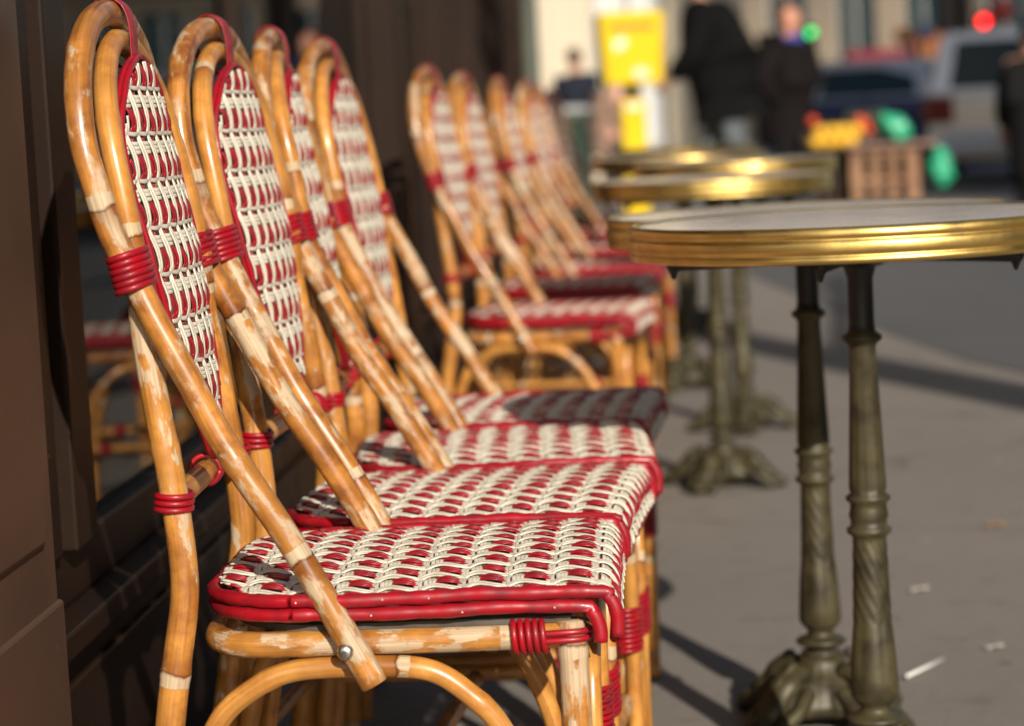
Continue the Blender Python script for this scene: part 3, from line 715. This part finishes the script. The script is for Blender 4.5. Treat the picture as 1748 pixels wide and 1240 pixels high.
    hm = skin_mesh('hair', [tuple(map(float, h-d*.035+np.array(q))) for q in ((0, 0, -.05), (0, 0, .03), (0, 0, .09))]+[tuple(map(float, h+d*.045+np.array((0, 0, .105))))], [(0, 1), (1, 2), (2, 3)], [.074, (.094, .096), .084, .050], noisy('hair', hair, tuple(c*.4 for c in hair), 60, .6), body)
    if scarf:
        n_ = np.array(J['neck']); sc = MB(); pts = [n_+np.array((.085*math.cos(t)+.01, .085*math.sin(t), .012*math.sin(t))) for t in np.linspace(0, 2*PI, 20)[:-1]]
        sc.tube(pts, .036, 10, closed=True); sc.obj('scarf', mat('scarf', scarf, .9), body)
    return body
def pose(lean=0.0, stride=.25, arm=.15, bend=0.0, h=1.75):
    k = h/1.75; cl, sl_ = math.cos(lean), math.sin(lean)
    pel = np.array((0, 0, .95)); up = np.array((sl_, 0, cl))
    J = {'pelvis': pel, 'chest': pel+up*.36, 'neck': pel+up*.53, 'head': pel+up*.60+np.array((.02, 0, .09))}
    for s, y, sg in (('l', .19, 1), ('r', -.19, -1)):
        sh = pel+up*.46+np.array((0, y, 0)); el = sh+np.array((arm*sg*.5-.03+bend*.08, .03*sg, -.29+bend*.03)); wr = el+np.array((arm*sg*.4+.05+bend*.2, .0, -.24+bend*.2))
        J['shoulder_'+s] = sh; J['elbow_'+s] = el; J['wrist_'+s] = wr
        J['hip_'+s] = pel+np.array((0, y*.5, -.06)); an = np.array((-stride*sg, y*.5, .085+(.04 if sg > 0 else 0))); kn = (J['hip_'+s]+an)/2+np.array((.05+.03*abs(stride), 0, .02)); J['knee_'+s] = kn; J['ankle_'+s] = an
    return {a: tuple(np.array(v)*k) for a, v in J.items()}
def matte(m):
    m.node_tree.nodes['Principled BSDF'].inputs['Specular IOR Level'].default_value = .12; return m
blk = noisy('black_jacket', (.005, .005, .005), (.004, .004, .004), 5, .85, bmp=.4, bdist=.02); matte(blk)
mj = pose(.24, .24, .10, .5, 1.93)
mj['elbow_l'] = (.20, .27, 1.26); mj['wrist_l'] = (.36, .16, 1.12); mj['elbow_r'] = (-.06, -.27, 1.20); mj['wrist_r'] = (.06, -.10, 1.03)
person((.56, 16.3, .0), PI*.97, 'man in a black jacket and grey jeans walking left, head cut by the photo top', mj, blk, noisy('grey_jeans', (.15, .17, .18), (.08, .09, .10), 9, .9), (.03, .02, .015), coat_len=.02, ck=1.33)
pj = pose(.10, .05, .1, .4, 1.67)
pj['elbow_l'] = (-.02, .27, 1.10); pj['wrist_l'] = (.05, .10, .92); pj['elbow_r'] = (-.02, -.27, 1.10); pj['wrist_r'] = (.05, -.10, .92)
person((1.06, 18.6, 0), -PI*.2, 'person in a long black coat and blue collar standing behind the man in the jacket', pj, matte(mat('dark_coat', (.010, .007, .007), .8)), matte(mat('black_trousers', (.008, .008, .009), .8)), (.06, .025, .012), (.58, .26, .16), coat_len=.34, ck=1.3, scarf=(.05, .07, .35))
for (x_, y_, h_, a_, c_, lab_) in ((5.0, 52, 1.72, 2.6, (.02, .02, .03), 'distant pedestrian in dark clothes between the orange sign and the far cars'), (4.2, 47, 1.66, .4, (.16, .02, .03), 'distant pedestrian in a dark red jacket above the fruit'), (6.2, 60, 1.75, 1.2, (.10, .12, .16), 'distant pedestrian in a blue grey jacket near the blue sign')):
    person((x_, y_, 0), a_, lab_, pose(.04, .2, .1, .1, h_), mat('far_jacket', c_, .8), mat('far_trousers', (.03, .03, .035), .8), (.05, .03, .02), coat_len=.05)
person((-.74, 26.5, 0), PI*.45, 'person with brown hair in a dark navy jacket behind the green litter bin', pose(.05, .1, .1, .1, 1.64), matte(mat('navy_jacket', (.018, .020, .032), .8)), mat('dark_trousers', (.02, .02, .025), .8), (.09, .045, .025), coat_len=.05)
person((-.36, 24.0, 0), PI*.1, 'short person in a tan coat and pale blue scarf left of the yellow mailbox', pose(.15, .05, .05, .3, 1.42), noisy('tan_coat', (.34, .22, .15), (.24, .14, .10), 6, .9), noisy('brown_trousers', (.10, .07, .05), (.05, .035, .03), 6, .9), (.30, .12, .09), (.6, .28, .2), scarf=(.35, .5, .52), coat_len=.3)
person((2.32, 14.6, 0), PI*.5, 'person in a long black coat at the right edge of the photo', pose(.0, .05, .1, .2, 1.32), matte(mat('long_black_coat', (.009, .009, .009), .85)), matte(mat('black_trousers2', (.006, .006, .006), .8)), (.02, .015, .012), coat_len=.40)

# ------------------------------------------------------------------ mailbox
mb = empty('mailbox', (-.075, 15.7, 0), math.radians(8), 'yellow mailbox on a yellow pedestal at the pavement corner', 'mailbox')
yel = matte(noisy('yellow_paint', (.80, .56, .012), (.76, .50, .010), 4, .45))
q = MB(); prof = [(-.17, .0), (.17, .0), (.185, .03), (.205, .40), (.205, .44), (.195, .462), (-.195, .462), (-.205, .44), (-.205, .40), (-.185, .03)]
q.prism([(x, z+1.09) for x, z in prof], -.16, .16); o = q.obj('box', yel, mb, smooth=False, bevel=.012)
q = MB(); q.box((-.078, -.07, .06), (.078, .07, 1.00)); q.box((-.13, -.10, .0), (.13, .10, .06)); q.obj('pedestal', yel, mb, smooth=False, bevel=.01)
q = MB(); q.box((-.055, -.055, 1.0), (.055, .055, 1.10)); q.obj('neck', mat('neck_dark', (.05, .04, .01), .6), mb, smooth=False)  # neck coloured dark to paint in the shadow under the box
q = MB(); q.box((-.14, -.168, 1.44), (.14, -.158, 1.475)); q.obj('slot', mat('slot_dark', (.25, .16, .01), .6), mb, smooth=False)
q = MB(); q.prism([(-.125, 1.36), (-.055, 1.40), (-.04, 1.34), (-.11, 1.30)], -.166, -.158); q.obj('emblem', mat('emblem_pale', (.80, .76, .62), .5), mb, smooth=False)
q = MB(); q.box((.0, -.166, 1.13), (.09, -.158, 1.19)); q.obj('notice', mat('notice_pale', (.70, .66, .5), .5), mb, smooth=False)
q = MB(); q.box((-.045, -.078, .93), (.045, -.069, .97)); q.obj('sticker', mat('sticker_pale', (.75, .72, .6), .5), mb, smooth=False)
q = MB(); q.box((.205, -.1, 1.35), (.222, .1, 1.46)); q.obj('side_slot', mat('side_dark', (.12, .11, .09), .6), mb, smooth=False)

# ------------------------------------------------------------------ litter bin, lamp post
lb = empty('litter_bin', (-.66, 22.0, 0), 0, 'dark green cylindrical litter bin with a pale lid beyond the last chair', 'litter bin')
MB().lathe([(.15, 0), (.17, .05), (.16, .08), (.165, .88), (.185, .90), (.185, .94), (.16, .95)], 32, rf=lambda t, z: 1+(.03*math.sin(t*16) if .08 < z < .88 else 0)).obj('body', noisy('bin_green', (.030, .050, .036), (.045, .062, .045), 5, .5), lb)
MB().lathe([(.19, .952), (.195, .985), (.12, 1.01), (.0, 1.015)], 32).obj('lid', mat('bin_lid', (.38, .38, .36), .4), lb)
lp = empty('lamp_post', (-.64, 14.0, 0), 0, 'grey green cast iron lamp post rising behind the end of the cafe front', 'lamp post')
gg = noisy('lamp_green', (.075, .085, .065), (.11, .12, .095), 4, .5)
MB().lathe([(.14, 0), (.14, .10), (.11, .14), (.11, .55), (.085, .62), (.07, .66), (.055, .9), (.052, 3.6), (.06, 3.65), (.045, 3.7), (.035, 4.6)], 24, rf=lambda t, z: 1+.03*math.sin(t*8)).obj('post', gg, lp)
q = MB(); q.lathe([(.09, 4.6), (.17, 5.0), (.19, 5.02), (.10, 5.15), (.02, 5.25)], 6); q.obj('lantern', mat('lantern_glass', (.5, .5, .45), .2), lp, smooth=False)

# ------------------------------------------------------------------ grocer's crates and fruit
def crate(loc, size, label, m, rz=0, group='wooden crates of the grocer'):
    w, d, h = size; root = empty('crate', loc, rz, label, 'crate', group)
    for i, (sx, sy) in enumerate(((-1, -1), (1, -1), (1, 1), (-1, 1))):
        q = MB(); q.box((sx*(w/2-.015)-.012, sy*(d/2-.015)-.012, 0), (sx*(w/2-.015)+.012, sy*(d/2-.015)+.012, h)); q.obj('post', m, root, smooth=False)
    for nm, y in (('front_panel', -d/2-.006), ('back_panel', d/2-.004)):
        q = MB(); k = max(3, int(w/.085))
        for j in range(k): x = -w/2+(j+.25)*w/k; q.box((x, y, .01), (x+w/k*.48, y+.01, h))
        q.box((-w/2, y-.008, h*.66), (w/2, y-.001, h*.70)); q.box((-w/2, y-.008, h*.94), (w/2, y-.001, h)); q.box((-w/2, y-.008, 0), (w/2, y-.001, .05))
        q.obj(nm, m, root, smooth=False)
    for sx in (-1, 1):
        q = MB(); k = max(3, int(d/.06))
        for j in range(k): y = -d/2+.02+(j+.15)*(d-.04)/k; q.box((sx*(w/2-.002)-.006, y, .01), (sx*(w/2-.002)+.006, y+(d-.04)/k*.6, h))
        q.obj('side_panel', m, root, smooth=False)
    q = MB(); q.box((-w/2+.02, -d/2+.02, .012), (w/2-.02, d/2-.02, .022)); q.obj('base', m, root, smooth=False)
    return root
wd = noisy('crate_wood', (.36, .20, .11), (.22, .11, .06), 10, .8)
wd2 = noisy('crate_wood_dark', (.06, .035, .022), (.03, .02, .012), 8, .85)
crate((1.46, 15.2, 0), (.42, .36, .62), 'tall slatted brown wooden crate standing on the road beside the green bags', wd)
crate((1.16, 15.35, 0), (.20, .40, .62), 'narrow dark wooden crate under the yellow fruit', wd2)
q = MB(); q.box((1.22, 14.95, .622), (1.80, 15.45, .648)); tag(q.obj('display_board', noisy('board_wood', (.26, .16, .13), (.18, .10, .08), 6, .7), smooth=False, bevel=.004), 'reddish brown board lying on top of the tall slatted crate', 'board')
def sphere(mb_, c, r, mi=0, seg=12):
    mb_.lathe([(r*math.sin(PI*k/8)+1e-4, -r*math.cos(PI*k/8)) for k in range(9)], seg, c, mi)
fy = noisy('yellow_skin', (.78, .46, .03), (.70, .36, .02), 20, .4); fr_ = noisy('red_skin', (.62, .07, .02), (.45, .03, .015), 20, .35)
k = 0
for ix in range(4):
    for iz in range(2):
        q = MB(); sphere(q, (0, 0, 0), .042); o = q.obj('lemon', fy); o.location = (1.055+ix*.072+(iz*.03), 15.12+random.uniform(-.02, .02), .668+iz*.066); o.scale = (1.15, 1, 1)
        tag(o, 'yellow citrus fruit heaped on the dark crate left of the wooden board', 'fruit', 'yellow fruit on the dark crate')
for i, (x, z) in enumerate(((1.04, .83), (1.33, .82), (1.36, .80), (1.38, .75))):
    q = MB(); sphere(q, (0, 0, 0), .036); o = q.obj('tomato', fr_); o.location = (x, 15.16, z-.03)
    tag(o, ['red tomato left of the yellow fruit heap', 'upper red tomato between the yellow fruit and the green bag', 'middle red tomato between the yellow fruit and the green bag', 'lower red tomato between the yellow fruit and the green bag'][i], 'tomato', 'tomatoes above the yellow fruit')
# shelf crate the tomatoes and back fruit lie in
q = MB(); q.box((.98, 15.13, .648), (1.44, 15.40, .72));

tag(q.obj('fruit_tray', wd2, smooth=False, bevel=.005), 'dark fruit tray behind the yellow citrus fruit', 'tray')
gb = plastic('green_bag', (.03, .42, .22), (.02, .30, .16), .35)
def bag(pts, loc, label):
    o = skin_mesh('plastic_bag', pts, [(i, i+1) for i in range(len(pts)-1)], [.03, .075, .095, .06][:len(pts)], gb)
    o.location = loc; me = o.data
    for v in me.vertices:
        n_ = v.normal; v.co += n_*(.012*math.sin(v.co.x*70+v.co.z*40)+.008*math.sin(v.co.z*110))
    tag(o, label, 'bag', 'green plastic bags'); return o
bag([(-.10, 0, .16), (-.05, 0, .12), (.04, 0, .06), (.10, 0, .02)], (1.54, 15.15, .655), 'crumpled green plastic bag lying on the brown board')
bag([(0, 0, .26), (.01, 0, .18), (.02, 0, .08), (.0, 0, .0)], (1.80, 15.1, .36), 'green plastic bag hanging at the right side of the slatted crate')

# ------------------------------------------------------------------ cars
def car(loc, rz, label, paint, L_=4.2, W_=1.78, H_=1.56, van=False, roof_m=None, group='cars parked beyond the crates'):
    root = empty('parked_car', loc, rz, label, 'car', group)
    # frame: x width, y length (rear at y=0, front at y=L)
    def ring(y, hw, z0, z1, zr):   # rounded section
        pts = [(-hw*.90, z0), (-hw, z0+.12), (-hw, z1-.18), (-hw*.97, z1-.04), (-hw*.86, zr), (hw*.86, zr), (hw*.97, z1-.04), (hw, z1-.18), (hw, z0+.12), (hw*.90, z0)]
        return [(x, y, z) for x, z in pts]
    h = W_/2; st = [(0, h*.86, .40, .80, .82), (.05, h*.95, .30, .92, .95), (.25, h, .26, .98, 1.0), (1.2, h, .26, .98, 1.01), (2.8, h, .26, .97, 1.0), (3.2, h, .26, .95, .99), (L_-.35, h*.95, .28, .84, .88), (L_-.05, h*.82, .35, .70, .72), (L_, h*.7, .42, .62, .63)]
    V = []; F = []
    for s in st: V += ring(*s)
    for i in range(len(st)-1):
        for k_ in range(10): F.append((i*10+k_, i*10+(k_+1) % 10, (i+1)*10+(k_+1) % 10, (i+1)*10+k_))
    F += [tuple(range(10)), tuple(range(len(st)*10-1, len(st)*10-11, -1))]
    q = MB(); q.add(V, F); q.obj('body', paint, root, flat_angle=30)
    # cabin
    top = [(.30 if not van else .22, h*.80, H_-.03), (.7, h*.80, H_), (1.8, h*.80, H_), (2.35, h*.76, H_-.06)]
    bot = [(.06, h*.95), (.7, h*.97), (1.8, h*.97), (3.15, h*.93)]
    V = []; F = []
    for (yb, wb), (yt, wt, zt) in zip(bot, top): V += [(-wb, yb, .96), (-wt, yt, zt-.05), (-wt*.9, yt, zt), (wt*.9, yt, zt), (wt, yt, zt-.05), (wb, yb, .96)]
    for i in range(3):
        for k_ in range(6): F.append((i*6+k_, i*6+(k_+1) % 6, (i+1)*6+(k_+1) % 6, (i+1)*6+k_))
    F += [tuple(range(6)), tuple(range(23, 17, -1))]
    q = MB(); q.add(V, F); q.obj('cabin', roof_m or paint, root, flat_angle=30)
    # rear window, windscreen, side windows slightly proud
    def quad(pts, name, nrm, m=M['carglass'], t=.008):
        pts = [np.array(p) for p in pts]; n_ = np.array(nrm, float); n_ /= np.linalg.norm(n_)
        q = MB(); V = [p+n_*.004 for p in pts]+[p+n_*(.004+t) for p in pts]; k_ = len(pts)
        q.add(V, [tuple(range(k_)), tuple(range(k_, 2*k_))[::-1]]+[(i, (i+1) % k_, (i+1) % k_+k_, i+k_) for i in range(k_)]); return q.obj(name, m, root, smooth=False)
    yt, yb = top[0][0], bot[0][0]
    def rl(f): return (yb+(yt-yb)*f, .96+(H_-.08-.96)*f)
    (ya, za), (yb2, zb2) = rl(.08), rl(.92)
    quad([(-h*.72, ya, za), (h*.72, ya, za), (h*.64, yb2, zb2), (-h*.64, yb2, zb2)], 'rear_window', (0, -1, .4))
    def fl(f): return (3.15+(2.35-3.15)*f, .96+(H_-.12-.96)*f)
    (ya, za), (yb2, zb2) = fl(.06), fl(.95)
    quad([(-h*.8, ya, za), (h*.8, ya, za), (h*.68, yb2, zb2), (-h*.68, yb2, zb2)], 'windscreen', (0, .6, .7))
    for s in (-1, 1):
        for (y0, y1) in ((.42, 1.25), (1.33, 2.15), (2.23, 2.72)):
            f0 = .08; f1 = .84 if y1 < 2.5 else .62
            quad([(s*h*.955, y0, 1.0), (s*h*.955, y1+.12, 1.0), (s*h*.835, y1, H_-.13 if y1 < 2.5 else H_-.2), (s*h*.835, y0+.05, H_-.13)], 'side_window', (s, 0, .3))
        # lamps
        q = MB(); q.box((min(s*h*.78, s*h*.99), -.015, .68), (max(s*h*.78, s*h*.99), .12, .90)) if not van else q.box((min(s*h*.68, s*h*.985), -.02, .66), (max(s*h*.68, s*h*.985), .12, .93)); q.obj('tail_light', mat('tail_lamp', (.14, .004, .006), .2), root, smooth=False, bevel=.02)
        q = MB(); q.box((min(s*h*.55, s*h*.80), L_-.10, .60), (max(s*h*.55, s*h*.80), L_-.02, .73)); q.obj('headlight', mat('head_lamp', (.6, .6, .62), .1), root, smooth=False, bevel=.02)
        for y in (.78, L_-.85):
            q = MB(); q.lathe([(.20, -.10), (.31, -.09), (.32, -.05), (.32, .05), (.31, .09), (.20, .10)], 28, (s*(h-.10), y, .32), axis='x'); w = q.obj('wheel', mat('tyre', (.015, .015, .015), .8), root)
            q = MB(); q.lathe([(.03, -.105), (.19, -.100), (.205, -.06), (.205, .06), (.19, .100), (.03, .105)], 20, (s*(h-.10), y, .32), axis='x', rf=lambda t, z: 1+.06*math.sin(5*t)); q.obj('rim', mat('alloy', (.4, .4, .42), .3, 1), w)
        q = MB(); q.box((min(s*h, s*(h+.16)), 2.62, .98), (max(s*h, s*(h+.16)), 2.74, 1.10)); q.obj('mirror', paint, root, smooth=False, bevel=.02)
    q = MB(); q.box((-h*.9, -.06, .36), (h*.9, .12, .58)); q.obj('bumper', mat('bumper_pale', (.42, .43, .46), .4) if van else paint, root, smooth=False, bevel=.03)
    q = MB(); q.box((-.26, -.030, .70), (.26, -.004, .81)); q.obj('number_plate', mat('plate', (.6, .55, .3), .5), root, smooth=False)
    q = MB(); q.tube([(-.02, yb+.0, .98), (.28, yb+.10, 1.10)], .012, 6); q.obj('wiper', M['black_iron'], root)
    return root
silver = noisy('silver_paint', (.78, .69, .58), (.72, .63, .52), 2, .22, .1, coat=.8)
blue = noisy('blue_paint', (.03, .04, .10), (.02, .03, .08), 2, .25, .2)
dark = noisy('black_paint', (.012, .012, .014), (.02, .02, .022), 2, .2, .2)
white = noisy('pale_paint', (.5, .52, .56), (.44, .46, .5), 2, .3)
car((3.72, 24.6, 0), math.radians(-10), 'silver people carrier seen from behind at the right edge, dark red tail light', silver, 4.3, 1.82, 1.60, van=True, roof_m=noisy('silver_sky_reflection', (.85, .86, .90), (.80, .81, .85), 2, .2, coat=.8))  # roof colour lightened to paint in its reflection of the sky
car((2.78, 30.6, 0), math.radians(-14), 'dark blue hatchback with a pale roof in the middle distance behind the fruit', blue, 4.0, 1.72, 1.46, roof_m=white)
car((3.6, 33.5, 0), math.radians(-6), 'black car behind the gap between blue hatchback and silver people carrier', dark, 4.2, 1.75, 1.46)
car((5.4, 44, 0), math.radians(-4), 'far dark maroon car beyond the black car', noisy('maroon_paint', (.10, .012, .02), (.07, .01, .015), 2, .3, .1), 4.2, 1.75, 1.55)

# ------------------------------------------------------------------ signals and round signs
def signal(loc, label, lamps, cat='traffic light', rz=0):
    top_ = max(z for z, c_, on in lamps)+.18; bot_ = min(z for z, c_, on in lamps)-.18
    root = empty('traffic_light', loc, rz, label, cat, 'traffic lights at the crossing')
    MB().lathe([(.10, 0), (.07, .12), (.05, .2), (.045, bot_+.1)], 16).obj('pole', gg, root)
    q = MB(); q.box((-.13, -.08, bot_), (.13, .08, top_)); q.obj('housing', M['black_iron'], root, smooth=False, bevel=.02)
    for z, c_, on in lamps:
        q = MB(); q.lathe([(.0, -.115), (.06, -.112), (.10, -.10), (.10, -.075)], 24, (0, 0, z), axis='y'); q.obj('lamp', emit('lamp_lit', c_, on) if on else mat('lamp_off', tuple(v*.25 for v in c_), .3), root)
    return root
signal((6.95, 50, 0), 'traffic light showing red above the roof of the silver people carrier', [(2.46, (1, .01, .01), 6), (2.2, (.8, .4, .02), 0), (1.94, (.02, .5, .1), 0)])
signal((4.02, 58, 0), 'pedestrian light showing green right of the person with the blue collar', [(2.65, (.03, .8, .16), 3.2)])
signal((1.55, 40, 0), 'pedestrian light with two green lamps hidden behind the man in the black jacket', [(2.13, (.03, .8, .16), 4), (1.81, (.03, .8, .16), 4)])
signal((4.1, 36, 0), 'small red stop lamp on a short post left of the silver people carrier', [(1.33, (.9, .03, .03), 1.6)])
def disc_sign(loc, z, r, cf_, label):
    root = empty('road_sign', loc, 0, label, 'road sign', 'round road signs at the far crossing')
    MB().lathe([(.035, 0), (.03, z)], 12).obj('pole', gg, root)
    q = MB(); q.lathe([(0, -.055), (r, -.05), (r, -.035)], 28, (0, 0, z), axis='y'); q.obj('disc', mat('sign_face', cf_, .5), root)
disc_sign((5.0, 47, 0), 2.17, .16, (.75, .20, .02), 'orange round sign in the distance above the maroon car')
disc_sign((6.0, 52, 0), 2.35, .17, (.12, .22, .45), 'blue round sign left of the silver people carrier roof')
disc_sign((7.9, 54, 0), 2.8, .28, (.55, .08, .07), 'pinkish red round sign right of the red traffic light')

# ------------------------------------------------------------------ street buildings
def building(name, face, u0, u1, at_, h, label, wall_m, nfl, ncol, win_w=1.1, win_h=1.8, depth=10, ground_h=3.8, dirn='-y', pane=None):
    """box building with recessed windows on its street side; dirn '-y' faces the camera, '-x' faces the street from the right"""
    root = empty(name, (0, 0, 0), 0, label, 'building', None)
    def tf(u, w, z):      # u along the facade, w depth into the building
        return (u, at_+w, z) if dirn == '-y' else (at_+w, u, z)
    wall = MB(); us = [u0]; fl_h = (h-ground_h)/max(nfl, 1)
    def bx(mb_, a0, a1, w0, w1, z0, z1, mi=0):
        p, q_ = tf(a0, w0, z0), tf(a1, w1, z1); mb_.box(tuple(map(min, p, q_)), tuple(map(max, p, q_)), mi)
    cw = (u1-u0)/ncol
    for c_ in range(ncol):
        a = u0+c_*cw; m0 = a+(cw-win_w)/2; m1 = m0+win_w
        bx(wall, a, m0, 0, .4, 0, h); bx(wall, m1, a+cw, 0, .4, 0, h)
        z = 0
        for f_ in range(nfl+1):
            zb_ = .5 if f_ == 0 else ground_h+(f_-1)*fl_h+.7; zt_ = zb_+(ground_h-1.1 if f_ == 0 else win_h)
            bx(wall, m0, m1, .001, .399, z, zb_); z = zt_
            fr = MB(); bx(fr, m0, m1, .16, .20, zb_, zb_+.06); bx(fr, m0, m1, .16, .20, zt_-.06, zt_)
            bx(fr, m0, m0+.06, .16, .20, zb_+.06, zt_-.06); bx(fr, m1-.06, m1, .16, .20, zb_+.06, zt_-.06); bx(fr, (m0+m1)/2-.03, (m0+m1)/2+.03, .16, .20, zb_+.06, zt_-.06)
            w_ = fr.obj('window', M['winframe'], root, smooth=False)
            pn = MB(); bx(pn, m0, m1, .21, .23, zb_, zt_); pn.obj('pane', pane or M['carglass'], w_, smooth=False)
            if f_ > 0:
                rl_ = MB(); bx(rl_, m0-.1, m1+.1, -.10, -.002, zb_-.1, zb_-.02)
                rl_.obj('sill', wall_m, w_, smooth=False)
        bx(wall, m0, m1, .001, .399, z, h)
    bx(wall, u0, u1, .402, depth, 0, h-.01)
    wall.obj('wall', wall_m, root, smooth=False)
    cn = MB(); bx(cn, u0-.1, u1+.1, -.30, -.003, h-.3, h+.1); cn.obj('cornice', wall_m, root, smooth=False); cn = MB(); bx(cn, u0-.05, u1+.05, -.16, -.003, ground_h-.1, ground_h+.15); cn.obj('string_course', wall_m, root, smooth=False)
    rf = MB(); bx(rf, u0, u1, .3, depth, h+.0, h+2.2); rf.obj('roof', mat('zinc_roof', (.12, .13, .15), .5), root, smooth=False)
    return root
M['curtain'] = mat('curtained_pane', (.62, .62, .60), .3)
M['winframe'] = mat('window_frame_paint', (.35, .33, .30), .5)
cream = noisy('cream_stone', (.66, .56, .41), (.58, .49, .36), 1.5, .85)
greyst = noisy('grey_stone', (.22, .175, .125), (.17, .135, .10), .6, .9)
brownst = noisy('brown_stone', (.085, .068, .05), (.06, .048, .036), .8, .9)
oppst = noisy('opposite_stone', (.16, .13, .10), (.11, .09, .07), .8, .9)
building('apartment_building', None, -15.55, 1.25, 29.6, 15, 'sunlit cream stone building facing the camera behind the yellow mailbox', cream, 3, 6, .9, pane=M['curtain'])
building('apartment_building', None, 1.33, 9.33, 72, 20, 'beige stone apartment building with tall dark windows closing the far end of the street', greyst, 4, 4, 1.15, ground_h=5.2)
fb = bpy.data.objects['apartment_building.001']
for (x0_, x1_, z_, c_) in ((6.0, 7.9, 2.5, (.22, .015, .03)), (2.2, 4.0, 2.6, (.05, .10, .06)), (8.0, 9.2, 2.9, (.30, .10, .03))):
    q = MB(); q.prism([(71.98, z_), (70.9, z_-.5), (70.9, z_-.75), (70.93, z_-.75), (70.93, z_-.52), (71.98, z_-.03)], x0_, x1_, plane='yz'); q.obj('awning', mat('awning_cloth', c_, .8), fb, smooth=False)
building('apartment_building', None, 9.4, 25.4, 70, 22, 'darker brown apartment building at the far right end of the street', brownst, 5, 8, 1.2, ground_h=5.2)
building('apartment_building', None, -14.5, 12, 15.5, 27, 'tall apartment building on the far right side of the street, outside the photo', oppst, 6, 7, 1.2, dirn='-x', depth=12)
building('apartment_building', None, -44, -16, 17.0, 12, 'low building on the right side of the street behind the photographer', oppst, 2, 9, 1.2, dirn='-x', depth=10)
